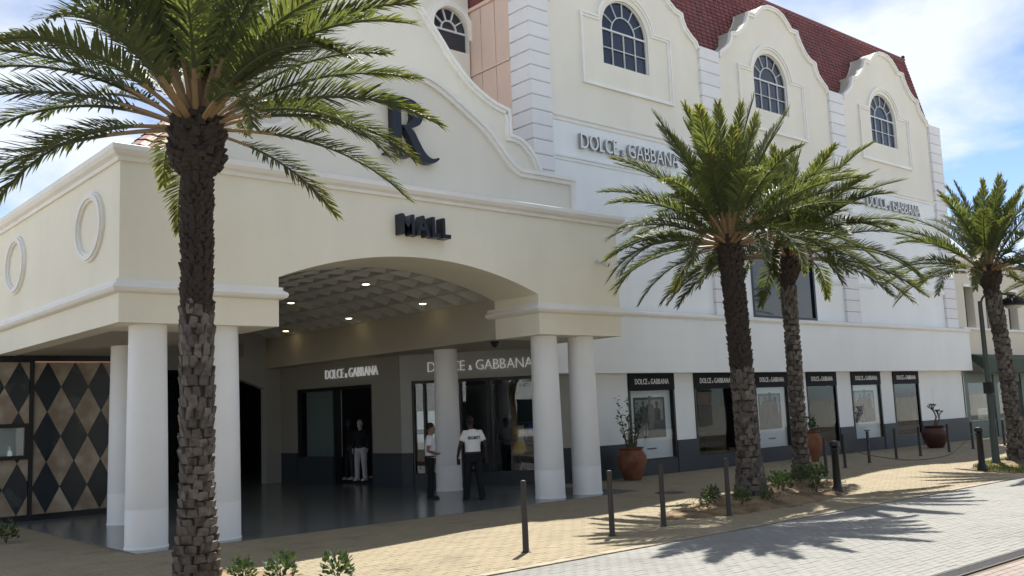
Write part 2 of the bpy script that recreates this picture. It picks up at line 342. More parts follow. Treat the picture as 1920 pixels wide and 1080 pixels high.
# ------------------------------------------------------------------ ground, road, pavement
struct(MB().box(-900, 900, -900, 900, -0.6, -0.05), 'ground', M['ground'])
road = struct(MB().box(-30, 90, 5.22, 9.28, -0.045, -0.013), 'road', M['sandg'])
apron = struct(MB().box(-30, 90, 0.0, 4.98, -0.047, -0.015), 'road_apron', M['sand'])
pave = struct(MB().box(-30, 90, 9.28, 18.9, -0.049, -0.017), 'pavement', M['sand'])
kerb = struct(MB().box(-30, 90, 9.29, 9.48, -0.044, -0.0125), 'kerb', M['sand'])
def view_px(x, y):
    d = Vector((x, y, -1.95)); z = -d.dot(back)
    if z <= 0.5: return None
    return 960 + 1812.97 * d.dot(right) / z, 540 - 1812.97 * d.dot(up) / z, z
def inview(x, y, m=60):
    q = view_px(x, y); return q and -m < q[0] < 1920 + m and q[1] < 1080 + m
def paving(x0, x1, y0, y1, w, h, zig, m, parent, skip=None, g=0.0036, keep=300, zt=0.0, nm='paver', along_y=False):
    """running bond with zigzag joints; nearest pieces are objects, the rest one mesh"""
    pcs = []; L0, L1, S0, S1 = (y0, y1, x0, x1) if along_y else (x0, x1, y0, y1)
    rows = int((S1 - S0) / h)
    for r in range(rows):
        off = (r % 2) * w / 2; nb = int((L1 - L0) / w) + 1
        for c in range(nb):
            a = L0 + c * w - off; b = S0 + r * h
            px_, py_ = (b + h / 2, a + w / 2) if along_y else (a + w / 2, b + h / 2)
            if not inview(px_, py_): continue
            if skip and skip(px_, py_): continue
            pcs.append((view_px(px_, py_)[2], a, b, r % 2))
    pcs.sort(); ch = 0.006
    def outline(a, b, odd, e):
        f = (zig, 0, zig) if odd else (0, zig, 0)
        p = [(a + e, b + f[0] + e), (a + w / 2, b + f[1] + e), (a + w - e, b + f[2] + e), (a + w - e, b + h + f[2] - e), (a + w / 2, b + h + f[1] - e), (a + e, b + h + f[0] - e)]
        if not zig: p = [p[0], p[2], p[3], p[5]]
        return [(q, p_) for p_, q in p] if along_y else p
    def add_pc(mb, a, b, odd, zt_):
        o0 = outline(a, b, odd, g); o1 = outline(a, b, odd, g + ch)
        mb.rings([[(x, y, zt_ - 0.035) for x, y in o0], [(x, y, zt_ - ch * 0.6) for x, y in o0], [(x, y, zt_) for x, y in o1]])
    proto = {}
    for i, (d, a, b, odd) in enumerate(pcs[:keep]):
        k = (odd, rnd.randrange(6))
        if k not in proto:
            mb = MB(); mb.tint = (k[1] + 0.5) / 6; add_pc(mb, 0, 0, odd, 0); proto[k] = mb.mesh(nm)
        o = link(nm, proto[k], m, parent); o.location = (b, a, zt + rnd.uniform(-0.002, 0.0015)) if along_y else (a, b, zt + rnd.uniform(-0.002, 0.0015)); o.rotation_euler = (rnd.uniform(-.006, .006), rnd.uniform(-.006, .006), 0)
    mb = MB()
    for d, a, b, odd in pcs[keep:]:
        mb.tint = rnd.random(); add_pc(mb, a, b, odd, zt + rnd.uniform(-0.002, 0.0015))
    if mb.v:
        o = link(nm + '_field', mb.mesh(nm + '_field'), m, parent); o['kind'] = 'stuff'
    return len(pcs)
BED = [(12.9, 11.15), (13.5, 10.75), (14.6, 10.45), (15.8, 10.38), (17.2, 10.55), (18.2, 10.75), (19.3, 11.4), (20.6, 12.2), (21.3, 12.9), (20.8, 13.5), (19.6, 13.6), (18.0, 13.0), (16.2, 12.5), (14.4, 12.0), (13.3, 11.6)]
BED1 = [(3.6, 9.6), (5.2, 9.58), (6.35, 9.68), (6.5, 10.3), (6.2, 11.0), (5.9, 12.0), (5.4, 12.6), (4.4, 12.7), (3.6, 12.2)]
BED4 = [(24.2, 9.75), (26.0, 9.62), (36, 9.6), (36, 12.0), (27.5, 12.0), (25.6, 11.5), (24.6, 10.7)]
def inside(p, poly):
    x, y = p; c = False
    for i in range(len(poly)):
        (x1, y1), (x2, y2) = poly[i], poly[i - 1]
        if (y1 > y) != (y2 > y) and x < (x2 - x1) * (y - y1) / (y2 - y1) + x1: c = not c
    return c
FX0, FX1, FY0, FY1 = 5.55, 17.1, 15.35, 36.1
def noroom(x, y):
    if FX0 < x < FX1 and y > FY0: return True
    return inside((x, y), BED) or inside((x, y), BED1) or inside((x, y), BED4)
paving(2.0, 46, 9.5, 18.9, 0.24, 0.12, 0.03, M['tan'], pave, noroom)
paving(4.0, 48, 5.24, 9.28, 0.2, 0.1, 0.0, M['grey'], road, None, 0.0032)
paving(6.0, 30, 1.0, 4.96, 0.2, 0.1, 0.0, M['rose'], apron, None)
kb = MB().box(0, 0.292, 9.3, 9.47, -0.04, 0.004)
kme = kb.mesh('kerb_stone')
for i in range(150):
    o = link('kerb_stone', kme, M['kerb'], kerb); o.location = (3 + i * 0.3, rnd.uniform(-.002, .002), rnd.uniform(-.002, .002))
# paved forecourt left of the canopy and polished floor under it
struct(MB().box(-14, FX0 - 0.005, 18.9, 40, -0.046, -0.003), 'side_pavement', M['tan'])
fl = struct(MB().box(FX0, FX1, FY0, FY1, -0.04, 0.006), 'canopy_floor', M['floor'])
def bed(name, poly, hgt, m, mounds, kind='structure'):
    cx = sum(p[0] for p in poly) / len(poly); cy = sum(p[1] for p in poly) / len(poly); mb = MB(); rr = []
    dense = []
    for i in range(len(poly)):
        a, b = poly[i], poly[(i + 1) % len(poly)]
        for k in range(4): dense.append((a[0] + (b[0] - a[0]) * k / 4, a[1] + (b[1] - a[1]) * k / 4))
    K = 14
    for j in range(K + 1):
        s = 1 - j / K * 0.985; ring = []
        for x, y in dense:
            X = cx + (x - cx) * s; Y = cy + (y - cy) * s
            z = hgt * (1 - s ** 4) + 0.05 * noise.noise(Vector((X * 1.7, Y * 1.7, 3))) * (1 - s ** 6) + 0.02 * noise.noise(Vector((X * 7, Y * 7, 3))) * (1 - s ** 8)
            for mxx, myy, mh, mr in mounds: z += mh * math.exp(-((X - mxx) ** 2 + (Y - myy) ** 2) / mr ** 2) * (1 - s ** 5)
            ring.append((X, Y, z + 0.002 if j else -0.03))
        rr.append(ring)
    mb.rings(rr); o = link(name, mb.mesh(name, True), m); o['kind'] = kind; return o
P1, P2, P3, P4, P5 = (4.95, 11.7), (15.8, 11.35), (19.75, 12.75), (27.0, 10.9), (32.6, 10.9)
bed('planting_bed', BED, 0.10, M['soil'], [(P2[0], P2[1], 0.10, 0.9), (P3[0], P3[1], 0.08, 0.9)])
bed('near_planting_bed', BED1, 0.06, M['soil'], [(P1[0], P1[1], 0.05, 0.9)])
bed('grass_bed', BED4, 0.05, M['soil'], [(P4[0], P4[1], 0.08, 0.9)])
mb = MB()
for _ in range(14000):
    x = rnd.uniform(24.2, 33); y = rnd.uniform(9.6, 12)
    if not inside((x, y), BED4): continue
    h = rnd.uniform(.03, .085); a = rnd.uniform(0, 2 * PI); w = .006; lx, ly = rnd.uniform(-.03, .03), rnd.uniform(-.03, .03); mb.tint = rnd.random()
    zb = 0.03
    mb.face([(x - w * math.cos(a), y - w * math.sin(a), zb), (x + w * math.cos(a), y + w * math.sin(a), zb), (x + lx, y + ly, zb + h + 0.02)])
g = link('grass', mb.mesh('grass'), M['grass']); g['kind'] = 'stuff'; tag(g, 'short green grass round the far palm by the road', 'grass')
# fallen leaf litter / mulch on the beds
mb = MB()
for _ in range(1500):
    x = rnd.uniform(12.9, 21.3); y = rnd.uniform(10.3, 13.6)
    if not inside((x, y), BED): continue
    z = 0.14 + 0.1 * math.exp(-((x - P2[0]) ** 2 + (y - P2[1]) ** 2) / .8); a = rnd.uniform(0, 6.28); l = rnd.uniform(.015, .05); mb.tint = rnd.random()
    mb.tube([(x, y, z - .03), (x + l * math.cos(a), y + l * math.sin(a), z - .02)], .005, 4)
g = link('bark_mulch', mb.mesh('bark_mulch'), M['stem']); g['kind'] = 'stuff'; tag(g, 'scattered bark chips on the planting bed', 'mulch')
# drain channel on the near side of the road
dr = thing('drain_channel', 'dark steel slotted drain channel along the near edge of the road', 'drain', (14, 5.1, 0))
mb = MB().box(4, 40, 4.985, 5.015, -.04, .004).box(4, 40, 5.185, 5.215, -.04, .004); part(mb, 'frame', M['steel'], dr)
part(MB().box(4, 40, 5.015, 5.185, -.045, -.03), 'channel_bottom', M['black'], dr)
mb = MB()
for i in range(600): mb.box(4 + i * .06, 4.03 + i * .06, 5.016, 5.184, -.025, .001)
part(mb, 'grate_slats', M['steel'], dr, kind='stuff')
# round manhole cover on the pavement
mh = thing('manhole_cover', 'small round dark iron cover in the shaded pavement beside the planting bed', 'manhole', (17.0, 14.4, 0))
part(MB().lathe([(0.34, -0.01), (0.34, 0.008), (0.3, 0.010)], (17.0, 14.4, 0), 28), 'cover_rim', M['iron'], mh)
part(MB().lathe([(0.29, 0.0), (0.29, 0.013), (0.05, 0.014)], (17.0, 14.4, 0), 28), 'cover_plate', M['steel'], mh)

# ------------------------------------------------------------------ entrance canopy
YF = 15.5; YB = 17.0; XL, XR = 5.28, 16.9; AX, AW, AS, AR = 11.17, 3.12, 4.47, 0.58
can = thing('entrance_canopy', 'cream rendered mall entrance canopy with wide shallow arch on white round columns', 'canopy', (AX, YF, 0))
def shallow(x0, x1, zs, rise, n=28):
    hw = (x1 - x0) / 2; rad = (hw * hw + rise * rise) / (2 * rise); cx = (x0 + x1) / 2; cz = zs + rise - rad
    return [(x0 + (x1 - x0) * i / n, cz + math.sqrt(max(0, rad * rad - (x0 + (x1 - x0) * i / n - cx) ** 2))) for i in range(n + 1)]
A0, A1 = AX - AW, AX + AW
ar = shallow(A0, A1, AS, AR)
fw = [(XL, 3.59), (A0, 3.59)] + ar + [(A1, 3.59), (XR, 3.59), (XR, 6.40), (XL, 6.40)]
mb = MB().prism(fw, lambda a, b, d: (a, YF + d, b), 0, YB - YF)
part(mb, 'front_wall', M['cream'], can)
part(MB().box(XL, XL + 0.4, YB, 30, 3.59, 6.40), 'side_wall', M['cream'], can)
part(MB().box(XR - 0.3, XR, YB, 18.3, 3.59, 6.40), 'side_wall', M['cream'], can)
part(MB().box(XL + 0.4, XR - 0.3, YB, 30, 6.05, 6.2), 'roof_slab', M['taupe'], can)
co = [(0, 6.20), (0.05, 6.20), (0.06, 6.26), (0.13, 6.30), (0.17, 6.36), (0.17, 6.44), (0.10, 6.47), (0, 6.47)]
co = [(-0.25, 6.47)] + [(-0.25, 6.42), (0.002, 6.42), (0.002, 6.20)] + co[1:7]
mb = MB().sweep([(XL, 30), (XL, YF), (XR, YF), (XR, 18.3)], [(-o, z) for o, z in co] if False else co)
# sweep puts "out" to the right of travel; travelling down the left side then along the front, outside is on the right
part(mb, 'cornice', M['trim'], can)
bp_ = [(0.002, 4.06), (0.07, 4.07), (0.115, 4.10), (0.135, 4.145), (0.115, 4.19), (0.07, 4.215), (0.06, 4.225), (0.055, 4.28), (0.002, 4.285)]
part(MB().sweep([(XL, 30), (XL, YF), (A0, YF), (A0, YB + .2)], bp_), 'band_moulding', M['trim'], can, True)
part(MB().sweep([(A1, YB + .2), (A1, YF), (XR, YF), (XR, 18.3)], bp_), 'band_moulding', M['trim'], can, True)
# soffits either side and bulkhead beams along the vault
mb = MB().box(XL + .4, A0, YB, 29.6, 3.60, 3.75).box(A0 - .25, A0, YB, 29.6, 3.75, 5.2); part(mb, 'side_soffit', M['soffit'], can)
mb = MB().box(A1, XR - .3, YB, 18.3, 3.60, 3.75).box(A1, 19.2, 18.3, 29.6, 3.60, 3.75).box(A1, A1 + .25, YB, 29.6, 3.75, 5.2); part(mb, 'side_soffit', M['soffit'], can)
# vault of coffered tiles
vt = part(MB().rings([[(x, y, z + 0.22) for x, z in shallow(A0, A1, AS, AR, 16)] for y in (YB, 29.6)], cap=False, close=False), 'vault_back', M['taupe'], can)
NX, NY = 10, 18
va = shallow(A0, A1, AS + 0.05, AR, NX); ly = (29.5 - YB - .05) / NY
cw = math.dist(va[4], va[5])
def coffer_mesh(w):
    mb = MB(); a, b = w / 2 - .010, ly / 2 - .004; e = 0.03; dp = 0.15; s = 0.012
    def ring(ax, ay, z): return [(-ax, -ay, z), (ax, -ay, z), (ax, ay, z), (-ax, ay, z)]
    mb.rings([ring(a, b, 0.06), ring(a, b, 0), ring(a - e, b - e, 0), [(-(a - e - s), -(b - e - s), dp), (a - e - s, -(b - e - s), dp), (a - e - s, b - e - .20, dp), (-(a - e - s), b - e - .20, dp)]], cap=False); n = len(mb.v); mb.f.append((n - 4, n - 3, n - 2, n - 1)); mb.t.append(.5)
    return mb.mesh('ceiling_coffer')
for i in range(NX):
    p, q = va[i], va[i + 1]; me_ = coffer_mesh(math.dist(p, q)); me_.materials.append(M['coffer'])
    for j in range(NY):
        o = link('ceiling_coffer', me_, None, can); o.location = Vector(((p[0] + q[0]) / 2, YB + .03 + ly * (j + .5), (p[1] + q[1]) / 2)) - can.location
        o.rotation_euler = (0, -math.atan2(q[1] - p[1], q[0] - p[0]), 0)
# columns
def column(x, y, label=None):
    mb = MB().lathe([(0.345, 0.006), (0.345, 0.03), (0.335, 0.035), (0.333, 0.62), (0.3315, 0.625), (0.333, 0.63), (0.318, 2.0), (0.30, 3.50), (0.30, 3.62)], (x, y, 0), 40)
    part(mb, 'column', M['column'], can, True)
for x, y in ((5.93, 16.0), (7.18, 15.98), (7.1, 20.35), (14.9, 16.05), (16.02, 16.0), (15.2, 20.15)): column(x, y)
# oval mouldings on the side wall
def oval(cy, cz):
    pts = [(cy + 0.70 * math.cos(2 * PI * i / 48), cz + 0.60 * math.sin(2 * PI * i / 48)) for i in range(48)]
    fn = lambda a, b, d: (XL - d, a, b)
    mb = MB(); mb.strip(pts, 0.15, fn, -.003, .05, True); inner = [(cy + 0.665 * math.cos(2 * PI * i / 48), cz + 0.565 * math.sin(2 * PI * i / 48)) for i in range(48)]
    mb.strip(inner, 0.075, fn, .04, .085, True); part(mb, 'oval_moulding', M['trim'], can)
oval(16.88, 5.34); oval(21.55, 5.34)
# front gable with R
def gable(cx, half, y, th, name, m, zb, trimw=0.16, lmax=99):
    out = [(cx - x, z) for x, z in half[::-1] if x < lmax] + [(cx + x, z) for x, z in half[1:]]
    poly = [(out[0][0], zb)] + out + [(cx + half[-1][0], zb)]
    part(MB().prism(poly, lambda a, b, d: (a, y + d, b), 0, th), name, m, can)
    path = out
    # moulding along the curved edge, drawn left to right, so it lies to the right (inside) of travel
    mb = MB(); mb.strip(path, -trimw, XZ(y), -th * .55, 0.07); mb2 = MB(); up_ = [(a, b + .012) for a, b in path]
    mb2.strip(up_, -trimw * .5, XZ(y), 0.06, 0.12)
    part(mb, 'gable_trim', M['trim'], can); part(mb2, 'gable_trim', M['trim'], can)
h1 = smoothpath([(0, 9.02), (0.7, 8.9), (1.55, 8.45), (2.2, 8.02), (2.72, 7.50), (3.05, 7.3)], 6)
h1 = h1 + [(4.72, 7.3)]
gable(11.1, h1, 15.78, 0.35, 'front_gable', M['cream2'], 6.2)
part(MB().box(15.7, 15.82, 15.70, 15.775, 6.47, 7.29), 'gable_trim', M['trim'], can)
part(MB().box(6.38, 6.5, 15.70, 15.775, 6.47, 7.29), 'gable_trim', M['trim'], can)
h2 = smoothpath([(0, 12.6), (0.7, 12.45), (1.2, 12.0), (1.45, 11.5), (1.75, 11.15), (2.2, 10.62), (2.46, 10.3), (3.0, 9.8), (3.65, 9.45), (4.2, 9.32)], 5) + [(4.22, 8.68)]
h2 = h2 + smoothpath([(4.25, 8.68), (4.6, 8.6), (4.95, 8.3), (5.18, 7.9)], 5)
gable(11.1, h2, 17.4, 0.4, 'rear_gable', M['cream2'], 6.1, 0.15, 4.1)
# hipped red roof behind the parapet
def tiled(mb, a, b, c, d, rows, cols):
    a, b, c, d = map(Vector, (a, b, c, d)); nrm = (b - a).cross(d - a).normalized()
    if nrm.z < 0: nrm = -nrm
    for r in range(rows):
        for k in range(cols):
            u0, u1 = k / cols, (k + 1) / cols; v0, v1 = r / rows, min(1.0, (r + 1.12) / rows)
            def P(u, v, h): return a.lerp(b, u).lerp(d.lerp(c, u), v) + nrm * h
            mb.tint = rnd.random()
            um = (u0 + u1) / 2; e = (u1 - u0) * .04
            lo = [P(u0 + e, v0, .035), P(um, v0, .065), P(u1 - e, v0, .035)]; hi = [P(u0 + e, v1, .008), P(um, v1, .035), P(u1 - e, v1, .008)]; bt = [P(u0 + e, v0, -.01), P(um, v0, -.01), P(u1 - e, v0, -.01)]
            mb.face([lo[0], lo[1], hi[1], hi[0]]); mb.face([lo[1], lo[2], hi[2], hi[1]]); mb.face([bt[0], bt[1], lo[1], lo[0]]); mb.face([bt[1], bt[2], lo[2], lo[1]])
rb = (5.9, 17.9, 6.4); mb = MB()
tiled(mb, (6.05, 18.0, 6.95), (14.5, 18.0, 6.95), (12.0, 21.0, 9.6), (9.0, 21.0, 9.6), 14, 24)
tiled(mb, (9.0, 28.5, 6.95), (6.05, 18.0, 6.95), (9.0, 21.0, 9.6), (9.6, 25, 9.6), 14, 30)
mb.face([(6.05, 18.0, 6.93), (14.5, 18.0, 6.93), (12.0, 21.0, 9.58), (9.0, 21.0, 9.58)]); mb.face([(9.0, 28.5, 6.93), (6.05, 18.0, 6.93), (9.0, 21.0, 9.58), (9.6, 25, 9.58)])
part(mb, 'roof_tiles', M['roof'], can, kind='stuff')
part(MB().ball((5.95, 16.2, 6.55), (.10, .10, .11), 14, 8), 'roof_finial', M['trim'], can, True)
# rear block with a round-headed window, salmon side wall belongs to the store
# back wall with arched opening
bo = shallow(8.3, 14.25, 2.95, 0.62, 24)
mb = MB().prism([(8.0, 0), (8.3, 0)] + bo + [(14.25, 0), (15.0, 0), (15.0, 5.3), (8.0, 5.3)], lambda a, b, d: (a, 28.4 + d, b), 0, 0.3); part(mb, 'back_wall', M['greywall'], can)
bo2 = shallow(8.3, 14.25, 2.95, 0.62, 24)
mb = MB(); mb.strip([(8.3, 0)] + bo2 + [(14.25, 0)], 0.12, XZ(28.4), -.01, .04); part(mb, 'archway_trim', M['greywall'], can)
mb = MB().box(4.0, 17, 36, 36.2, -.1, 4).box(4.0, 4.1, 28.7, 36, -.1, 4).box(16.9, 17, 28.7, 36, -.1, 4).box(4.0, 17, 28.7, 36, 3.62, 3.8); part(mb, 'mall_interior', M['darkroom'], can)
part(MB().box(5.55, 8.0, 28.45, 28.7, 0, 3.6), 'back_wall', M['greywall'], can)
part(MB().box(12.9, 13.3, 27.9, 28.39, 3.95, 4.35), 'speaker_box', M['taupe'], can)
for x, y in ((10.2, 31.2), (11.6, 31.0), (12.2, 32.6), (12.9, 31.5), (9.0, 33)):
    part(MB().lathe([(.07, 3.60), (.07, 3.615), (.05, 3.618)], (x, y, 0), 12), 'spot_lamp', M['lampw'], can)
part(MB().box(9.6, 13.6, 33.0, 33.2, 0.006, 2.2).box(11.7, 12.1, 32.9, 32.99, 1.3, 1.42), 'glass_display', M['black'], can)
# downlights in the vault
def vz(x):
    for p, q in zip(va, va[1:]):
        if p[0] <= x <= q[0]: return p[1] + (q[1] - p[1]) * (x - p[0]) / (q[0] - p[0])
    return AS
for k, (x, y) in enumerate(((12.12, 19.05), (13.84, 19.2), (13.88, 22.7), (12.22, 22.85), (13.93, 26.4))):
    dl = thing('downlight', ['lit round ceiling light nearest the street, high in the vault', 'lit round ceiling light nearest the right beam', 'lit round ceiling light above the beam, second along the right row', 'lit round ceiling light near the left arch jamb, farther of the upper row', 'lit round ceiling light deepest under the vault'][k], 'ceiling light', (x, y, vz(x) - .01), 'ceiling lights in the vault')
    part(MB().lathe([(.11, .0), (.12, -.02), (.09, -.028), (.085, -.015)], (x, y, vz(x) - .005), 20), 'rim', M['camwhite'], dl)
    part(MB().lathe([(.08, -.01), (.08, -.034), (.05, -.04)], (x, y, vz(x) - .005), 20), 'lens', M['lamp'], dl)

# diamond-clad shopfront left of the columns
dw = thing('diamond_wall', 'black framed shop wall of brown and black marble diamonds behind the left columns', 'shop wall', (6.4, 23.2, 0))
YD = 23.2
part(MB().box(3.0, 7.95, YD + .02, YD + .25, 0, 3.60), 'backing', M['black'], dw)
for bx in ((7.82, 7.96), (6.0, 6.08), (3.0, 3.1)): part(MB().box(bx[0], bx[1], YD - .06, YD + .02, 0, 3.60), 'frame_post', M['black'], dw)
for bz in ((0, .13), (3.47, 3.60)): part(MB().box(3.1, 6.0, YD - .055, YD + .02, *bz).box(6.08, 7.82, YD - .055, YD + .02, *bz), 'frame_rail', M['black'], dw)
part(MB().box(6.08, 7.82, YD - .03, YD + .018, 3.45, 3.469), 'light_strip', M['glowstrip'], dw)
def clip(poly, x0, x1, z0, z1):
    def cut(P, f, inter):
        out = []
        for i in range(len(P)):
            a, b = P[i - 1], P[i]
            if f(b):
                if not f(a): out.append(inter(a, b))
                out.append(b)
            elif f(a): out.append(inter(a, b))
        return out
    def ix(v): return lambda a, b: (v, a[1] + (b[1] - a[1]) * (v - a[0]) / (b[0] - a[0]))
    def iz(v): return lambda a, b: (a[0] + (b[0] - a[0]) * (v - a[1]) / (b[1] - a[1]), v)
    for f, it in ((lambda p: p[0] >= x0, ix(x0)), (lambda p: p[0] <= x1, ix(x1)), (lambda p: p[1] >= z0, iz(z0)), (lambda p: p[1] <= z1, iz(z1))):
        if poly: poly = cut(poly, f, it)
    return poly
def diamonds(x0, x1, z0, z1, ox):
    W_, H_ = 0.58, 1.105
    for r in range(-1, 8):
        for c in range(-1, 12):
            for kind in (0, 1):
                cx = ox + c * W_ + (W_ / 2 if kind else 0); cz = 0.14 + H_ / 2 + r * H_ + (H_ / 2 if kind else 0)
                g_ = .006
                p = clip([(cx - W_ / 2 + g_, cz), (cx, cz - H_ / 2 + g_), (cx + W_ / 2 - g_, cz), (cx, cz + H_ / 2 - g_)], x0, x1, z0, z1)
                if len(p) < 3: continue
                ar_ = abs(sum(p[i - 1][0] * p[i][1] - p[i][0] * p[i - 1][1] for i in range(len(p)))) / 2
                if ar_ < .004: continue
                mb = MB().prism(p, XZ(YD), -.019, .008 if kind else .012)
                part(mb, 'diamond_tile', M['marble'] if kind else M['blackmarble'], dw)
diamonds(6.085, 7.815, 0.135, 3.449, 6.37)
diamonds(3.11, 5.995, 0.135, 1.33, 5.78 - 4 * .58); diamonds(3.11, 5.995, 2.11, 3.449, 5.78 - 4 * .58)
mb = MB().box(3.11, 5.995, YD - .08, YD + .018, 1.335, 1.42).box(3.11, 5.995, YD - .08, YD + .018, 2.02, 2.105).box(5.90, 5.995, YD - .08, YD + .018, 1.42, 2.02); part(mb, 'niche_frame', M['black'], dw)
part(MB().box(3.11, 5.90, YD, YD + .019, 1.42, 2.02), 'niche_back', M['niche'], dw)
part(MB().box(3.11, 5.90, YD - .07, YD - .062, 1.42, 2.02), 'niche_glass', GL_SHOP, dw)
vs2 = thing('display_vase', 'small pale bottle on show in the niche of the diamond wall', 'bottle', (5.62, YD - .03, 1.42))
part(MB().lathe([(.05, 0), (.06, .04), (.05, .1), (.02, .13), (.02, .18)], (5.62, YD - .03, 1.42), 14), 'body', M['shelf'], vs2, True)  # bottle takes the faintly glowing shelf colour, no lamp here
part(MB().lathe([(.024, .181), (.024, .21)], (5.62, YD - .03, 1.42), 10), 'stopper', M['camwhite'], vs2, True)
# ------------------------------------------------------------------ big store building
YW = 18.4
st = thing('store_building', 'tall white and cream corner store with curved gables, quoins and red mansard roof', 'building', (28.5, YW, 0))
PIL = [(16.95, 17.70), (24.36, 25.36), (32.03, 33.0), (39.85, 40.83)]
BAY = [(17.70, 24.36, 20.95), (25.36, 32.03, 28.4), (33.0, 39.85, 36.15)]
ZS, ZBOT, RW = 12.95, 11.85, 1.0
half = [(0, 15.72), (0.3, 15.70), (0.62, 15.58), (0.88, 15.36), (1.05, 15.18), (1.42, 15.18)] + [(1.46, 15.0), (1.60, 14.75), (1.85, 14.45), (2.1, 14.28), (2.42, 14.2), (2.44, 14.02)] + [(2.55, 13.78), (2.8, 13.56), (3.02, 13.42), (3.1, 13.22)]
for i, (x0, x1, cx) in enumerate(BAY):
    hw = (x1 - x0) / 2; mid = (x0 + x1) / 2; sc = (hw - 0.02) / 3.1
    hp = [(a * sc, z) for a, z in half]
    top = [(mid - a, z) for a, z in hp[::-1]] + [(mid + a, z) for a, z in hp[1:]]
    notch = arc(cx, ZS, RW, 180, 0, 20)
    poly = [(x0, ZS)] + notch + [(x1, ZS), (x1, 13.2)] + top[::-1] + [(x0, 13.2)]
    part(MB().prism(poly, lambda a, b, d: (a, YW + d, b), 0, .45), 'gable_wall', M['cream2'], st)
    mb = MB().box(x0, cx - RW, YW, YW + .45, ZBOT, ZS).box(cx + RW, x1, YW, YW + .45, ZBOT, ZS).box(x0, x1, YW, YW + .45, 9.94, ZBOT); part(mb, 'upper_wall', M['cream2'], st)
    mb = MB(); mb.strip(top, -.13, XZ(YW), -.5, .09); part(mb, 'gable_trim', M['trim'], st)
    mb = MB(); mb.strip([(a, b + .01) for a, b in top], -.06, XZ(YW), .085, .13); part(mb, 'gable_trim', M['trim'], st)
    # moulded frame that arches over the window
    fx0, fx1, fz0, fz1 = cx - 1.95, cx + 2.0, 11.06, 13.2; ra = 1.27; a0 = math.degrees(math.asin((fz1 - ZS) / ra))
    fr = [(fx0, fz0), (fx0, fz1)] + arc(cx, ZS, ra, 180 - a0, a0, 20) + [(fx1, fz1), (fx1, fz0)]
    mb = MB(); mb.strip(fr, -.12, XZ(YW), -.002, .05, True); mb.strip(fr, -.05, XZ(YW), .045, .09, True); part(mb, 'window_surround', M['trim'], st)
    # arched window: bars and panes
    w = part(MB().prism([(cx - RW, ZBOT)] + [(cx - RW, ZS)] + arc(cx, ZS, RW, 180, 0, 20)[1:] + [(cx + RW, ZBOT)], XZ(YW + .13), -.05, -.02), 'window', M['pane'], st)
    def bar(p, q, wd=.020, d=.05):
        p = Vector(p); q = Vector(q); n = Vector((-(q - p).y, (q - p).x)).normalized() * wd / 2
        part(MB().prism([p - n, q - n, q + n, p + n], XZ(YW + .13), 0.012, d), 'glazing_bar', M['muntin'], w)
    cols = 4; zz = [ZBOT, ZBOT + .55, ZS]
    for k in range(1, cols): bar((cx - RW + 2 * RW * k / cols, ZBOT), (cx - RW + 2 * RW * k / cols, ZS - .04), d=.055)
    bar((cx - RW, zz[1]), (cx + RW, zz[1])); bar((cx - RW, ZS), (cx + RW, ZS), .05, .055)
    ri = .50
    for k in range(1, 6):
        a = R(180 * k / 6); bar((cx + ri * math.cos(a), ZS + ri * math.sin(a)), (cx + .99 * math.cos(a), ZS + .99 * math.sin(a)), d=.05)
    mb = MB(); mb.strip(arc(cx, ZS, ri, 180, 0, 16), .024, XZ(YW + .13), .012, .058); part(mb, 'glazing_bar', M['muntin'], w)
    mb = MB(); mb.strip([(cx - RW, ZBOT)] + arc(cx, ZS, RW, 180, 0, 20) + [(cx + RW, ZBOT)], -.03, XZ(YW + .13), .012, .06, True); part(mb, 'frame', M['muntin'], w)
    for r in range(2):
        for k in range(cols):
            a0_ = cx - RW + 2 * RW * k / cols; part(MB().box(a0_ + .03, a0_ + 2 * RW / cols - .03, YW + .122, YW + .129, zz[r] + .04, zz[r + 1] - .05), 'pane', M['pane'], w)
    for k in range(6):
        aa, ab = 180 * k / 6 + 2, 180 * (k + 1) / 6 - 2
        part(MB().prism(arc(cx, ZS + .02, .53, aa, ab, 4) + arc(cx, ZS, .93, ab, aa, 4), XZ(YW + .13), .001, .008), 'pane', M['pane'], w)
    part(MB().prism(arc(cx, ZS + .05, .42, 0, 180, 12), XZ(YW + .13), .001, .008), 'pane', M['pane'], w)
    # white zone between ledges
    mb = MB()
    if i == 1:
        mb.box(x0, 26.4, YW, YW + .4, 4.6, 9.94).box(30.15, x1, YW, YW + .4, 4.6, 9.94).box(26.4, 30.15, YW, YW + .4, 7.35, 9.94)
    else: mb.box(x0, x1, YW, YW + .4, 4.6, 9.94)
    part(mb, 'white_wall', M['white'], st)
# quoin pilasters, block by block
for i, (x0, x1) in enumerate(PIL):
    zt = 13.34 if i else 13.6
    part(MB().box(x0 + .03, x1 - .03, YW - .08, YW + .5, 4.6, zt - .02), 'pilaster_core', M['joint'], st)
    z = 4.62; k = 0; n = int((zt - 4.62) / .40)
    hq = (zt - 4.62) / n
    me_ = MB(); g_ = .012; yb = YW + 0.7 if i == 0 else YW + .52
    a = [(x0, YW - .10), (x1, YW - .10), (x1, yb), (x0, yb)]
    def rg(e, zz_): return [(x0 + e, YW - .10 + e, zz_), (x1 - e, YW - .10 + e, zz_), (x1 - e, yb - e, zz_), (x0 + e, yb - e, zz_)]
    me_.rings([rg(.015, g_), rg(0, g_ + .015), rg(0, hq - g_ - .015), rg(.015, hq - g_)]); qm = me_.mesh('quoin_block', off=(st.location.x, st.location.y, 0))
    for k in range(n):
        o = link('quoin_block', qm, M['quoin'], st); o.location.z = z + k * hq
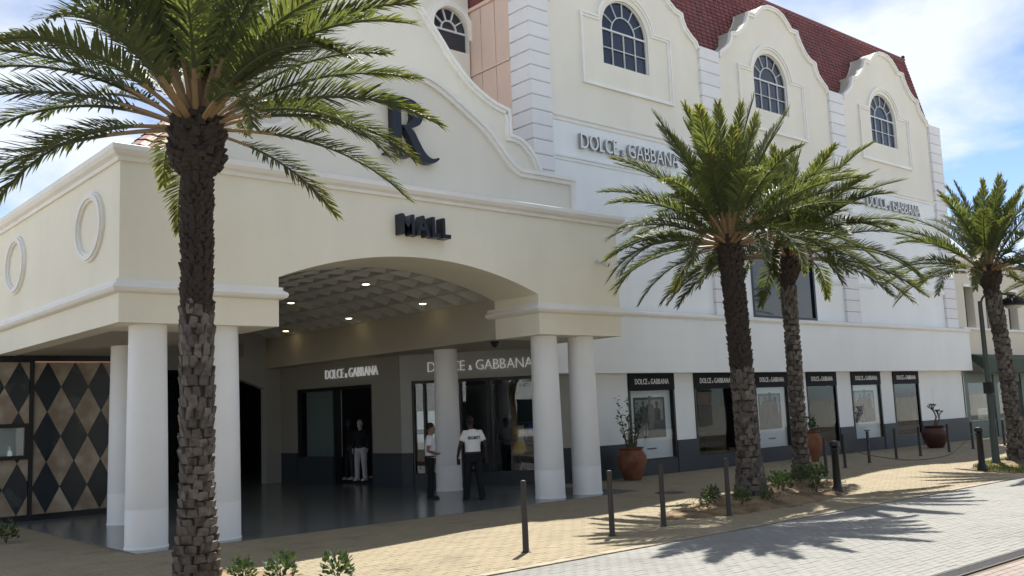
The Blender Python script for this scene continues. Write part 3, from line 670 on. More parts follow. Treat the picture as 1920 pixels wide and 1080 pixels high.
# ledges
def ledge(x0, x1, zc, out, h, m='trim'):
    part(MB().sweep([(x0, YW), (x1, YW)], [(0.0, zc - h), (out * .35, zc - h), (out * .5, zc - h * .45), (out * .9, zc - h * .3), (out, zc), (0.0, zc + .015)]), 'ledge', M[m], st)
for x0, x1, cx in BAY:
    ledge(x0, x1, 9.96, .10, .16); ledge(x0, x1, 8.82, .08, .13, 'white')
for a, b in ((25.36, 26.2), (30.35, 32.03), (33.0, 34.2), (38.4, 39.85)): part(MB().sweep([(a, YW), (b, YW)], [(0, 6.0), (.05, 6.0), (.09, 6.1), (.09, 6.16), (0, 6.16)]), 'ledge', M['white'], st)
# lower fascia
part(MB().prism([(YW - .32, 2.86), (YW + .3, 2.86), (YW + .3, 4.6), (YW - .32, 4.46)], lambda a, b, d: (d, a, b), 16.92, 41.2), 'fascia', M['white'], st)
part(MB().sweep([(16.9, YW - .32), (41.22, YW - .32)], [(-.2, 4.44), (.03, 4.44), (.07, 4.50), (.07, 4.56), (-.2, 4.63)]), 'ledge', M['trim'], st)
# mansard roof
mb = MB(); tiled(mb, (16.95, YW + .25, 13.05), (40.8, YW + .25, 13.05), (40.15, YW + .85, 16.5), (17.4, YW + .85, 16.5), 24, 84)
tiled(mb, (40.83, YW + .25, 13.05), (40.83, 30, 13.05), (40.18, 30, 16.5), (40.18, YW + .85, 16.5), 24, 40)
part(mb, 'roof_tiles', M['roof'], st, kind='stuff')
mb = MB().prism([(YW + .3, 12.98), (YW + .87, 16.45), (30, 16.45), (30, 12.98)], lambda a, b, d: (d, a, b), 17.0, 40.15); mb.tint = .3; part(mb, 'roof_deck', M['roof'], st)
part(MB().tube([(17.0, YW + .86, 16.53), (40.2, YW + .86, 16.53)], .055, 8), 'ridge_cap', M['roof'], st)
part(MB().lathe([(.05, 0), (.05, .05), (.09, .08), (.06, .16)], (40.1, YW + .86, 16.53), 10), 'ridge_finial', M['iron'], st)
part(MB().box(40.85, 40.95, YW, 30, 0, 13.05), 'end_wall', M['white'], st)
# panelled side wall on the left return, roof bounce painted in as salmon
part(MB().box(17.02, 17.2, YW + .7, 30, 6.2, 13.55), 'return_wall', M['joint'], st)
for r, (z0, z1) in enumerate(((6.2, 11.52), (11.60, 13.45))):
    for k in range(9):
        y0 = YW + .72 + k * .62; part(MB().box(16.99, 17.02, y0 + .012, y0 + .608, z0, z1), 'wall_panel', M['pink'], st)
part(MB().box(16.95, 17.02, YW + .71, YW + 6.4, 11.53, 11.59), 'panel_flashing', M['pink'], st)
part(MB().box(16.93, 17.02, YW + .71, YW + 6.4, 13.46, 13.56), 'panel_flashing', M['pink'], st)
mb = MB(); tiled(mb, (17.0, 30, 13.5), (17.0, YW + .7, 13.5), (18.2, YW + .7, 17.2), (18.2, 30, 17.2), 26, 40); part(mb, 'side_roof_tiles', M['roof'], st, kind='stuff')
# rear block seen above the canopy
rbk = thing('rear_block', 'pale upper storey wall with round headed window above the canopy gable', 'building', (15.6, 20.83, 6.2))
cx, zc, rw = 16.28, 12.82, .62
poly = [(13.9, 6.2), (cx - rw, 6.2), (cx - rw, zc)] + arc(cx, zc, rw, 180, 0, 16)[1:] + [(cx + rw, 6.2), (16.93, 6.2), (16.93, 15.2), (13.9, 15.2)]
part(MB().prism(poly, lambda a, b, d: (a, 20.83 + d, b), 0, .3), 'wall', M['cream2'], rbk)
part(MB().box(cx - rw, cx + rw, 20.83, 21.13, 6.2, 12.2), 'wall', M['cream2'], rbk)
part(MB().box(13.9, 14.1, 20.78, 20.829, 6.2, 15.2), 'pilaster', M['trim'], rbk)
w = part(MB().prism([(cx - rw, 12.2), (cx - rw, zc)] + arc(cx, zc, rw, 180, 0, 16)[1:] + [(cx + rw, 12.2)], XZ(20.83), -.2, -.15), 'window', M['pane'], rbk)
mb = MB(); mb.strip(arc(cx, zc, rw + .02, 200, -20, 18), .16, XZ(20.83), -.002, .06); part(mb, 'window_surround', M['trim'], rbk)
def bar2(p, q, wd=.035):
    p = Vector(p); q = Vector(q); n = Vector((-(q - p).y, (q - p).x)).normalized() * wd / 2
    part(MB().prism([p - n, q - n, q + n, p + n], XZ(20.83), -.149, -.10), 'glazing_bar', M['muntin'], w)
for a in (36, 72, 108, 144): bar2((cx + .25 * math.cos(R(a)), zc + .25 * math.sin(R(a))), (cx + .6 * math.cos(R(a)), zc + .6 * math.sin(R(a))))
mb = MB(); mb.strip(arc(cx, zc, .25, 180, 0, 12), .035, XZ(20.83), -.149, -.098); part(mb, 'glazing_bar', M['muntin'], w)
bar2((cx - .6, zc - .02), (cx + .6, zc - .02), .05)
# big display window on the first floor
mw = part(MB().box(26.4, 30.15, YW + .05, YW + .07, 4.63, 7.35), 'display_window', M['dglass'], st)
for bx in ((26.4, 26.5), (30.05, 30.15)): part(MB().box(*bx, YW - .02, YW + .05, 4.63, 7.35), 'frame', M['black'], mw)
for bz in ((4.63, 4.72), (7.26, 7.35)): part(MB().box(26.5, 30.05, YW - .018, YW + .05, *bz), 'frame', M['black'], mw)
# ---- ground floor: piers, plinth, shop windows
WIN = [(20.2, 22.17), (23.1, 25.13), (26.15, 28.02), (29.13, 31.0), (32.0, 34.05), (35.0, 37.0)]
xs = [18.25] + [v for w_ in WIN for v in w_] + [41.0]
for k in range(0, len(xs), 2):
    a, b = xs[k], xs[k + 1]
    part(MB().box(a, b, YW, YW + .35, .92, 2.86), 'pier', M['white'], st); part(MB().box(a, b, YW - .05, YW + .35, 0, .92), 'plinth', M['plinth'], st)
part(MB().box(38.1, 38.95, YW - .012, YW, 1.25, 2.2), 'access_panel', M['white'], st)
def figure(x, z, h, m, w, off, hat=False):
    mb = MB(); s = h
    mb.prism([(x - .09 * s, z), (x - .13 * s, z + .45 * s), (x - .14 * s, z + .8 * s), (x - .05 * s, z + .84 * s), (x + .06 * s, z + .84 * s), (x + .13 * s, z + .78 * s), (x + .12 * s, z + .45 * s), (x + .10 * s, z), (x + .02 * s, z), (x, z + .4 * s), (x - .03 * s, z)], XZ(YW + .10), off, off + .002)
    mb.prism([(x + .055 * s * math.cos(t * PI / 5), z + .91 * s + .07 * s * math.sin(t * PI / 5)) for t in range(10)], XZ(YW + .10), off + .0005, off + .0025)
    if hat: mb.prism([(x - .12 * s, z + .95 * s), (x + .12 * s, z + .95 * s), (x + .06 * s, z + .98 * s), (x + .05 * s, z + 1.03 * s), (x - .05 * s, z + 1.03 * s), (x - .06 * s, z + .98 * s)], XZ(YW + .10), off + .001, off + .003)
    part(mb, 'print_figure', m, w)
names = ['poster shop window nearest the canopy with white mat round a grey picture', 'dark shop window with red display between the first two posters', 'poster shop window half hidden by the nearer twin palm trunk', 'dark shop window behind the large clay jar between the twin palms and the far poster', 'poster shop window farthest from the canopy with figures in grey', 'dark shop window farthest right with potted silhouettes before the bare plant']
for i, (a, b) in enumerate(WIN):
    t = thing('shop_window', names[i], 'shop window', ((a + b) / 2, YW, .41), 'shop windows along the white wall')
    zb = .41
    part(MB().box(a, b, YW - .03, YW + .35, 0, zb), 'sill_panel', M['plinth'], t)
    part(MB().box(a, b, YW - .045, YW + .10, 2.38, 2.858), 'header', M['header'], t)
    for p in ((a, a + .07), (b - .07, b)): part(MB().box(*p, YW - .03, YW + .3, zb, 2.378), 'frame', M['black'], t)
    part(MB().box(a + .07, b - .07, YW - .02, YW + .3, zb, zb + .05), 'frame', M['black'], t)
    lt = joined(lettering('DOLCE & GABBANA', (a + .26, YW - .045, 2.55), (1, 0, 0), (0, -1, 0), (b - a) - .52,     .16, .012, bold=0.004)); part(lt, 'lettering', M['headtext'], t)
    part(MB().box(a + .07, b - .07, YW + .02, YW + .03, zb + .05, 2.378), 'glass', GL_POST if i % 2 == 0 else GL_DIM, t)
    if i % 2 == 0:
        pn = part(MB().box(a + .08, b - .08, YW + .10, YW + .13, zb + .05, 2.37), 'poster_panel', M['paper'], t)
        px0, px1, pz0, pz1 = a + .30, b - .34, zb + .62, 2.18
        part(MB().box(px0, px1, YW + .094, YW + .10, pz0, pz1), 'print', M['paper2'], pn)
        mb = MB(); mb.strip([(px0, pz0), (px1, pz0), (px1, pz1), (px0, pz1)], .07, XZ(YW + .10), .0, .012, True); part(mb, 'print_border', M['ink2'], pn)
        wid = px1 - px0
        for fx, fh, mm, off, hat in ((.30, 1.05, 'ink2', .007, False), (.52, 1.12, 'ink2', .0105, True), (.74, .98, 'ink', .0145, True), (.14, .8, 'ink2', .0185, False)):
            figure(px0 + wid * fx, pz0 + .03, fh, M[mm], pn, off + i * .0003, hat)
        part(MB().box(px0 + wid * .45, px1 - .04, YW + .071, YW + .074, pz0 + .08, pz0 + .5), 'print_table', M['ink2'], pn)
        part(MB().box((a + b) / 2 - .2, (a + b) / 2 + .2, YW + .096, YW + .10, zb + .30, zb + .34), 'caption', M['ink2'], pn)
    else:
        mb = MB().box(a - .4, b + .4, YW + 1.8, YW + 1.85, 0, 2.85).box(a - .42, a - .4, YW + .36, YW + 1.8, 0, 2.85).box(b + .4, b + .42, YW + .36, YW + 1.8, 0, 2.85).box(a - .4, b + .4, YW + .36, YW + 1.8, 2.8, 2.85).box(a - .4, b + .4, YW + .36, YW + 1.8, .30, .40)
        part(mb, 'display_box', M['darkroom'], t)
        cxw = (a + b) / 2
        if i == 1: part(MB().box(a + .1, b - .1, YW + .5, YW + .54, 1.9, 2.3), 'display_banner', M['red'], t)
        ds = thing('display_table', ['', 'black display stand with red shoes inside the shop window left of the nearer twin palm', '', 'dark display stand inside the window behind the clay jar', '', 'black display stand inside the far right shop window'][i], 'display stand', (cxw, YW + .9, .40), 'display stands in the shop windows')
        part(MB().box(cxw - .45, cxw + .4, YW + .7, YW + 1.1, .98, 1.03), 'top', M['black'], ds)
        for lx in (-.4, .33):
            for ly_ in (.72, 1.04): part(MB().box(cxw + lx, cxw + lx + .05, YW + ly_, YW + ly_ + .05, .40, .98), 'leg', M['black'], ds)
        part(MB().box(cxw - .2, cxw + .5, YW + 1.2, YW + 1.25, 1.03, 1.9).box(cxw - .45, cxw + .4, YW + .9, YW + .95, .5, .55), 'back_panel', M['blackmarble'], ds)
        if i == 1:
            for sx in (-.12, .06):
                sh = thing('display_shoe', ['left red display shoe on the black stand', 'right red display shoe on the black stand'][sx > 0], 'shoe', (cxw + sx, YW + .85, 1.03))
                sh_mb = MB().tube([(cxw + sx, YW + .95, 1.07), (cxw + sx, YW + .85, 1.06), (cxw + sx, YW + .74, 1.045)], [.035, .04, .02], 8); part(sh_mb, 'upper', M['red'], sh, True)
# ---- angled corner shopfront under the canopy
P = Vector((15.3, 22.4)); Q = Vector((18.25, 18.4)); Lf = Vector((14.8, 28.4))
sf = thing('corner_shopfront', 'grey corner shopfront with tall glass under the canopy right side', 'shop front', (15.3, 22.4, 0))
def seg(A, B, s0, s1, z0, z1, d0, d1):
    A = Vector(A); B = Vector(B); u = (B - A).normalized(); n = Vector((u.y, -u.x))   # outward: to the right of travel reversed below
    if n.dot(Vector((0, 0)) - A) < 0: n = -n
    pts = [A + u * s0 + n * d0, A + u * s1 + n * d0, A + u * s1 + n * d1, A + u * s0 + n * d1]
    return MB().prism([(p.x, p.y) for p in pts], lambda a, b, d: (a, b, d), z0, z1)
L1 = (Q - P).length; L2 = (P - Lf).length
# chamfer P->Q
part(seg(P, Q, 0, L1, 2.88, 3.62, -.3, .03), 'sign_band', M['greywall'], sf)
part(seg(P, Q, 0, .32, 0.92, 2.88, -.3, 0), 'pier', M['greywall'], sf); part(seg(P, Q, 0, .32, 0, .92, -.3, .02), 'plinth', M['plinth'], sf)
part(seg(P, Q, L1 - .5, L1, 0.92, 2.88, -.3, 0), 'pier', M['greywall'], sf); part(seg(P, Q, L1 - .5, L1, 0, .92, -.3, .02), 'plinth', M['plinth'], sf)
W0, W1 = .32, L1 - .5
part(seg(P, Q, W0, W1, 0, .36, -.3, -.02), 'sill_panel', M['plinth'], sf)
part(seg(P, Q, W0, W1, 2.80, 2.878, -.25, -.02), 'frame', M['black'], sf)
for s in (W0, W0 + .32, W0 + 1.35, W0 + 2.15, W1 - .06): part(seg(P, Q, s, s + .06, .36, 2.80, -.25, -.02), 'frame', M['black'], sf)
prev = W0 + .06
for s in (W0 + .32, W0 + 1.35, W0 + 2.15, W1 - .06):
    part(seg(P, Q, prev, s, .36, 2.80, -.12, -.105), 'glass', GL_SHOP, sf); prev = s + .06
# left run Lf->P
part(seg(Lf, P, 0, L2 - .002, 2.88, 3.62, -.3, .03), 'sign_band', M['taupe'], sf)
part(seg(Lf, P, L2 - 1.3, L2, .92, 2.88, -.3, 0), 'pier', M['taupe'], sf); part(seg(Lf, P, L2 - 1.3, L2, 0, .92, -.3, .02), 'plinth', M['plinth'], sf)
part(seg(Lf, P, 0, .9, .92, 2.88, -.3, 0), 'pier', M['taupe'], sf); part(seg(Lf, P, 0, .9, 0, .92, -.3, .02), 'plinth', M['plinth'], sf)
a_, b_ = .9, L2 - 1.3
part(seg(Lf, P, a_, a_ + 1.9, 0, .80, -.25, 0), 'plinth', M['plinth'], sf)
part(seg(Lf, P, a_, b_, 2.78, 2.878, -.25, -.02), 'frame', M['black'], sf)
for s in (a_, a_ + 1.9, b_ - .08): part(seg(Lf, P, s, s + .08, 0 if s > a_ + 1 else .8, 2.78, -.25, -.02), 'frame', M['black'], sf)
part(seg(Lf, P, a_ + .08, a_ + 1.9, .8, 2.78, -.12, -.105), 'glass', GL_DIM, sf)
part(seg(Lf, P, a_ + .08, a_ + 1.9, .8, 2.78, -.34, -.30), 'reflection_panel', M['niche'], sf)  # pale panel added behind the pane, stands for the grey reflection in it
# shop interior behind
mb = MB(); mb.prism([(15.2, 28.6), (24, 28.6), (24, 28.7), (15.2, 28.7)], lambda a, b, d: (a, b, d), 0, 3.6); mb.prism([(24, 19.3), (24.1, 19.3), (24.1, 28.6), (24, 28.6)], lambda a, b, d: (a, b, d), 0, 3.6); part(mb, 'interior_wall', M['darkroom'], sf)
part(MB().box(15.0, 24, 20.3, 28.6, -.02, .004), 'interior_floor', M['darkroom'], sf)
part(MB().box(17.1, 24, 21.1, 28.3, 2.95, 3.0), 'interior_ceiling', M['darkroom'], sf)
part(MB().box(17.4, 17.45, 23.4, 26.6, 0.9, 1.35).box(17.4, 17.45, 23.4, 26.6, 1.5, 2.05), 'glow_shelving', M['shelf'], sf)
for k in range(3): part(MB().lathe([(.04, 2.94), (.04, 2.9), (.025, 2.89)], (16.9 + k * .5, 24.5 + k * .8, 0), 10), 'spot_lamp', M['lampw'], sf)
uL = (P - Lf).normalized(); nL = Vector((-uL.y, uL.x)); nL = nL if nL.x < 0 else -nL
o_ = Lf + uL * 2.55 + nL * .035
sign('shop_lettering', 'silver DOLCE & GABBANA letters on the dark band facing the archway', 'DOLCE & GABBANA', (o_.x, o_.y, 3.12), (uL.x, uL.y, 0), (nL.x, nL.y, 0), 2.55, .30, .05, M['signwhite'], bold=-.018)
uC = (Q - P).normalized(); nC = Vector((-uC.y, uC.x)); nC = nC if nC.y < 0 else -nC
o_ = P + uC * .83 + nC * .035
sign('shop_lettering', 'large white DOLCE & GABBANA letters on the band behind the round columns', 'DOLCE & GABBANA', (o_.x, o_.y, 3.10), (uC.x, uC.y, 0), (nC.x, nC.y, 0), 2.95, .30, .05, M['signwhite'], bold=-.018)
sign('facade_lettering', 'silver DOLCE & GABBANA letters high on the white wall nearest the canopy', 'DOLCE & GABBANA', (18.72, YW - .02, 9.10), (1, 0, 0), (0, -1, 0), 4.2, .46, .10, M['shadeside'], bold=-.006, face=M['silver'])
sign('facade_lettering', 'silver DOLCE & GABBANA letters on the far bay half hidden by palm fronds', 'DOLCE & GABBANA', (34.1, YW - .02, 9.16), (1, 0, 0), (0, -1, 0), 4.2, .46, .10, M['shadeside'], bold=-.006, face=M['silver'])
sign('mall_lettering', 'bold black MALL letters above the entrance arch', 'MALL', (10.56, YF - .01, 5.46), (1, 0, 0), (0, -1, 0), 1.20, .40, .22, M['navy'], bold=.03)
# serif R
rs = thing('letter_sign', 'large black serif letter R on the front gable', 'sign', (11.1, 15.78, 7.06))
rx, rz, W_, H_ = 10.46, 7.10, 1.28, 1.24
def RP(pts, d0, d1):
    return MB().prism([(rx + a * W_, rz + b * H_) for a, b in pts], XZ(15.78), d0, d1)
part(RP([(0.0, .0), (.0, .03), (.07, .05), (.12, .10), (.14, .2), (.14, .82), (.12, .92), (.05, .96), (-.02, .975), (-.02, 1.0), (.32, 1.0), (.295, .9), (.295, .2), (.31, .10), (.37, .05), (.44, .03), (.44, 0)], .02, .20), 'stem', M['navy'], rs)
bowl_o = smoothpath([(.30, 1.0), (.50, .985), (.66, .90), (.715, .745), (.65, .585), (.48, .50), (.32, .485)], 5); bowl_i = smoothpath([(.32, .53), (.42, .54), (.50, .62), (.525, .75), (.49, .88), (.40, .94), (.30, .95)], 5)
part(RP(bowl_o + bowl_i, .02, .204), 'bowl', M['navy'], rs)
leg_o = smoothpath([(.36, .515), (.52, .46), (.62, .30), (.74, .12), (.87, .04), (1.0, .075)], 5); leg_i = smoothpath([(1.02, .05), (.93, -.02), (.80, -.05), (.66, .0), (.54, .14), (.44, .34), (.34, .485)], 5)
part(RP(leg_o + leg_i, .02, .208), 'leg', M['navy'], rs)
# cameras
cc = thing('security_camera', 'small white bullet camera on the canopy wall right of the arch', 'camera', (16.2, YF, 5.28))
part(MB().tube([(16.22, YF, 5.34), (16.22, YF - .12, 5.34)], .03, 8), 'bracket', M['camwhite'], cc); part(MB().tube([(16.10, YF - .08, 5.34), (16.30, YF - .26, 5.22)], .055, 12), 'body', M['camwhite'], cc, True); part(MB().tube([(16.30, YF - .26, 5.22), (16.315, YF - .275, 5.21)], .045, 12), 'lens', M['black'], cc)
dc = thing('dome_camera', 'black dome camera under the soffit beside the right block', 'camera', (14.75, 17.6, 3.59))
part(MB().lathe([(.10, 3.60), (.11, 3.57), (.09, 3.55)], (14.75, 17.6, 0), 16), 'base', M['black'], dc); part(MB().ball((14.75, 17.6, 3.55), (.08, .08, .09), 14, 8), 'dome', M['black'], dc, True)
# ------------------------------------------------------------------ next building along the street
nb = thing('beige_building', 'beige neighbouring building with narrow windows and dark green awning at far right', 'building', (46, 18.5, 0))
xw = [(41.0, 42.05), (42.95, 44.1), (45.0, 46.45), (47.5, 60)]
for a, b in xw: part(MB().box(a, b, 18.5, 18.9, 4.7, 7.6), 'wall', M['beige'], nb)
for (a0, a1), (b0, b1) in zip(xw, xw[1:]):
    part(MB().box(a1, b0, 18.5, 18.9, 6.55, 7.6), 'wall', M['beige'], nb)
    w = part(MB().box(a1, b0, 18.85, 18.88, 4.7, 6.55), 'window', M['pane'], nb); part(MB().box((a1 + b0) / 2 - .03, (a1 + b0) / 2 + .03, 18.78, 18.849, 4.7, 6.55), 'frame', M['black'], w)
    part(MB().box(a1 - .08, b0 + .08, 18.44, 18.499, 6.5, 6.62), 'window_hood', M['trim'], nb)
part(MB().box(40.97, 60, 18.2, 18.9, 3.55, 4.55), 'fascia', M['beige'], nb)
part(MB().sweep([(40.97, 18.5), (60, 18.5)], [(-.2, 4.56), (.30, 4.56), (.36, 4.62), (.36, 4.68), (-.2, 4.698)]), 'ledge', M['trim'], nb)
part(MB().sweep([(40.97, 18.5), (60, 18.5)], [(-.2, 7.6), (.08, 7.6), (.14, 7.7), (.14, 7.8), (-.2, 7.8)]), 'cornice', M['trim'], nb)
part(MB().prism([(17.6, 2.75), (17.62, 2.73), (18.5, 3.50), (18.5, 3.54), (18.19, 3.54), (17.6, 3.35)], lambda a, b, d: (d, a, b), 41.6, 52), 'awning', M['green'], nb)
for x in (41.0, 43.9, 46.8, 49.7, 52.6): part(MB().box(x, x + .35, 18.4, 18.8, 0, 3.549), 'shop_pier', M['greenframe'], nb)
for x in (41.35, 44.25, 47.15, 50.05):
    part(MB().box(x, x + 2.55, 18.45, 18.7, 0, .75), 'stall_riser', M['greenframe'], nb); part(MB().box(x, x + 2.55, 18.45, 18.7, 2.35, 2.72), 'transom', M['greenframe'], nb); part(MB().box(x + .05, x + 2.5, 18.58, 18.6, .75, 2.35), 'shop_glass', GL_DIM, nb)
    part(MB().box(x + .5, x + 1.1, 19.4, 19.6, .75, 1.2), 'window_display', M['camwhite'], nb)
part(MB().box(41, 60, 20.5, 20.6, 0, 3.5), 'interior_wall', M['darkroom'], nb)
# ------------------------------------------------------------------ palms
def frond_mesh(e0, length, droop, seed, side=0.0, dense=100):
    """date palm frond: rachis in the XZ plane leaving the origin at elevation e0 (degrees)"""
    r = random.Random(seed); K = 18; pts = []; p = Vector((0, 0, 0)); az = 0.0
    for i in range(K + 1):
        s = i / K; pts.append(p.copy()); e = R(e0 - droop * s ** 1.35); az = side * s * s
        p = p + Vector((math.cos(e) * math.cos(az), math.cos(e) * math.sin(az), math.sin(e))) * (length / K)
    mb = MB(); mb.tint = 0.2
    mb.tube(pts, [(0.016 + 0.014 * (1 - i / K) ** 2.2, 0.010 + 0.035 * (1 - i / K) ** 3 + .006 * (1 - i / K)) if i < K else (.003, .003) for i in range(K + 1)], 5)
    nr = len(mb.f)
    def at(s):
        x = s * K; i = min(int(x), K - 1); t = x - i; return pts[i].lerp(pts[i + 1], t), (pts[i + 1] - pts[i]).normalized()
    for j in range(dense):
        s = 0.21 + 0.785 * (j + .5) / dense; s0 = (s - .21) / .79
        L = (0.16 + 0.84 * min(1, s0 / .22) ** .8) * (1 - 0.62 * max(0, (s0 - .45) / .55) ** 1.5) * 0.46 * length / 3.1
        fw = R(58 - 34 * s0); 
        for sd in (-1, 1):
            c, d = at(min(.999, s + r.uniform(-.004, .004))); lat = d.cross(Vector((0, 0, 1)))
            lat = lat.normalized() if lat.length > .05 else Vector((0, 1, 0)); nn = lat.cross(d).normalized()
            v = R(r.choice((24, 38, 8)) + r.uniform(-10, 10)); l = L * r.uniform(.82, 1.1); f_ = fw + R(r.uniform(-7, 7))
            u = (lat * sd * math.cos(v) + nn * math.sin(v)); u = (d * math.cos(f_) + u * math.sin(f_)).normalized()
            wv = u.cross(nn).normalized() * (0.0105 + .004 * r.random()); gz = -r.uniform(.04, .16) * l
            m1 = c + u * l * .42; m2 = c + u * l * .78 + Vector((0, 0, gz * .4)); t_ = c + u * l * r.uniform(.97, 1.03) + Vector((0, 0, gz))
            mb.tint = min(1, .22 * s0 + r.uniform(0, .45) + (.5 if s0 > .8 and r.random() < .4 else 0))
            mb.face([c - wv * .5, c + wv * .5, m1 + wv * 1.2, m1 - wv * 1.2]); mb.face([m1 - wv * 1.2, m1 + wv * 1.2, m2 + wv * .8, m2 - wv * .8]); mb.face([m2 - wv * .8, m2 + wv * .8, t_])
    me = mb.mesh('frond'); me.materials.append(M['leaf']); me.materials.append(M['petiole'])
    me.polygons.foreach_set('material_index', [1 if i < 5 * 5 else 0 for i in range(len(me.polygons))])
    return me
FR = {}
def frond_for(e, rr):
    b = max(-40, min(86, 12 * round(e / 12))); k = (b, rr.randrange(3))
    if k not in FR:
        q = random.Random(b * 31 + k[1]); ln = 3.0 + q.uniform(-.12, .15)
        dr = 34 + 36 * math.sin(R(max(0, 80 - b)) * .9) * q.uniform(.8, 1.2)
        if b > 70: dr = 24 * q.uniform(.7, 1.2)
        if b < 10: dr = 46 + q.uniform(-8, 8)
        FR[k] = frond_mesh(b, ln, dr, b * 7 + k[1] * 13 + 5, q.uniform(-.25, .25))
    return FR[k]
def boot_mesh(w, h, t, seed):
    r = random.Random(seed); mb = MB()
    prof = [(-w * .50, 0), (-w * .53, h * .35), (-w * .44, h * .88), (-w * .34, h * 1.0), (w * .30, h * 1.02), (w * .45, h * .86), (w * .52, h * .3), (w * .50, 0)]
    prof = [(a + r.uniform(-.06, .06) * w, b + r.uniform(-.05, .05) * h) for a, b in prof]
    def ring(sc, x0, tilt): return [(x0 + tilt * (b / h) , a * sc, b * (sc if sc < 1 else 1) + (1 - sc) * h * .4) for a, b in prof]
    mb.rings([ring(1.0, -.06, .03), ring(1.0, t * .35, t * .75), ring(.92, t * .5, t * .8)], cap=True)
    return mb.mesh('leaf_base')
BT = [boot_mesh(.25, .185, .034, i) for i in range(4)]; BL = [boot_mesh(.30, .125, .03, 10 + i) for i in range(4)]
for b_me in BT + BL: b_me.materials.append(M['boot'])
def palm(loc, zb, H, rfun, zsplit, zboot, lean, seed, label, nf=74, boots=True, per=9, emin=-32, scale=1.0, fscale=1.0, group=None, lowfrac=1.25, extra=()):
    rr = random.Random(seed); t = thing('date_palm', label, 'palm', (loc[0], loc[1], zb), group)
    def ax(z): s = z / H; return Vector((loc[0] + lean[0] * s * s, loc[1] + lean[1] * s * s, zb + z))
    rings = []; K = 60
    for i in range(K + 1):
        z = H * i / K; c = ax(z); rad = rfun(z) * .93
        rings.append([c + Vector((math.cos(2 * PI * k / 20), math.sin(2 * PI * k / 20), 0)) * rad * (1 + rr.uniform(-.04, .04)) for k in range(20)])
    rings[0] = [Vector((v.x, v.y, zb - .15)) for v in rings[0]]
    trunk = part(MB().rings(rings), 'trunk', M['bark'], t)
    def place(me_, z, a, k):
        z = max(0, z); c = ax(z); rad = rfun(z) * .95; o = link('leaf_base', me_, None, trunk)
        o.location = c + Vector((math.cos(a), math.sin(a), 0)) * rad - t.location; o.rotation_euler = (rr.uniform(-.12, .12), rr.uniform(-.10, .05), a + rr.uniform(-.12, .12)); s = rad / .23 * k; o.scale = (rr.uniform(.8, 1.2), s * rr.uniform(.85, 1.1), rr.uniform(.72, 1.0))
    z = 0.0; row = 0
    if boots:
        while z < zboot:
            low = z < zsplit; n = per
            for i in range(n):
                place((BL if low else BT)[rr.randrange(4)], z + rr.uniform(-.025, .025), 2 * PI * (i + .5 * (row % 2)) / n + rr.uniform(-.1, .1), (.55 if low else .60) * 9 / n)
            z += (.106 if per > 7 else .118) if low else .127; row += 1
    # rough dark sheath above the cut leaf bases: many small stubs, one mesh
    mb = MB(); z = zboot
    while z < H + .02:
        n = 13
        for i in range(n):
            a = 2 * PI * (i + .5 * (row % 2)) / n + rr.uniform(-.15, .15); c = ax(min(z, H)); rad = rfun(min(z, H)) * .92; w = rad * .30 * rr.uniform(.7, 1.2); h = rr.uniform(.05, .10); o_ = rr.uniform(.02, .055) * rad / .22
            d = Vector((math.cos(a), math.sin(a), 0)); l = Vector((-d.y, d.x, 0)); up_ = Vector((0, 0, 1)); b0 = c + d * rad
            mb.tint = rr.random()
            mb.rings([[b0 - l * w, b0 + l * w, b0 + l * w * .8 + up_ * h, b0 - l * w * .8 + up_ * h], [b0 - l * w * .8 + d * o_ * .7, b0 + l * w * .8 + d * o_ * .7, b0 + l * w * .5 + up_ * h * 1.1 + d * o_ * 1.6, b0 - l * w * .5 + up_ * h * 1.1 + d * o_ * 1.6]])
        z += rr.uniform(.045, .06); row += 1
    part(mb, 'leaf_sheath', M['bark'], t, kind='stuff')
    top = ax(H); ga = PI * (3 - math.sqrt(5))
    specs = []
    for i in range(nf):
        f = i / (nf - 1); e = 88 - (88 - emin) * f ** lowfrac + rr.uniform(-7, 7); specs.append((e, i * ga + rr.uniform(-.25, .25), fscale * rr.uniform(.88, 1.06) * (.80 + .2 * min(1, f * 4))))
    specs += list(extra)
    for e, a, s in specs:
        o = link('frond', frond_for(e, rr), None, t); rad = rfun(H) * (.25 + .6 * max(0, (80 - e)) / 110)
        zo = .10 * e / 90
        o.location = top + Vector((math.cos(a) * rad, math.sin(a) * rad, zo - .12)) - t.location; o.rotation_euler = (rr.uniform(-.35, .35) * .5, 0, a); o.scale = (s, s, s)
    return t
def r1(z):
    base = .27 - .075 * min(1, z / .9) if z < .9 else .195
    if z < 3.3: return base + .005 * math.sin(z * 9) - .012 * z / 3.3
    b = .18
    if z > 4.98: b = .18 + .13 * math.sin(min(1, (z - 4.98) / .22) * PI / 2)
    if z > 5.55: b = .31 - .05 * (z - 5.55) / .3
    return b
def r2(z):
    b = .32 - .11 * min(1, z / .8) ** .7 if z < 2.3 else .205
    if z < 2.35: return b
    return .20 + .03 * min(1, max(0, (z - 4.2) / .5))
def r3(z):
    b = .27 - .115 * min(1, z / .7) ** .7
    if z > 4.55: b = .155 + .125 * math.sin(min(1, (z - 4.55) / .3) * PI / 2)
    return b
def r4(z):
    b = .27 - .09 * min(1, z / .7) ** .7
    if z > 4.6: b = .18 + .10 * math.sin(min(1, (z - 4.6) / .3) * PI / 2)
    return b
palm1 = palm(P1, 0.08, 5.75, r1, 1.75, 3.22, (0.0, 0.0), 11, 'tall near date palm with thick bulbous crown base in front of the mall canopy', nf=58, per=10, fscale=1.08, lowfrac=.9, emin=22, extra=[(6, R(139), 1.12), (10, R(128), 1.05), (2, R(165), .72), (0, R(18), .82), (-2, R(-28), .95), (10, R(-58), .95), (6, R(75), .9), (12, R(-100), .9)])
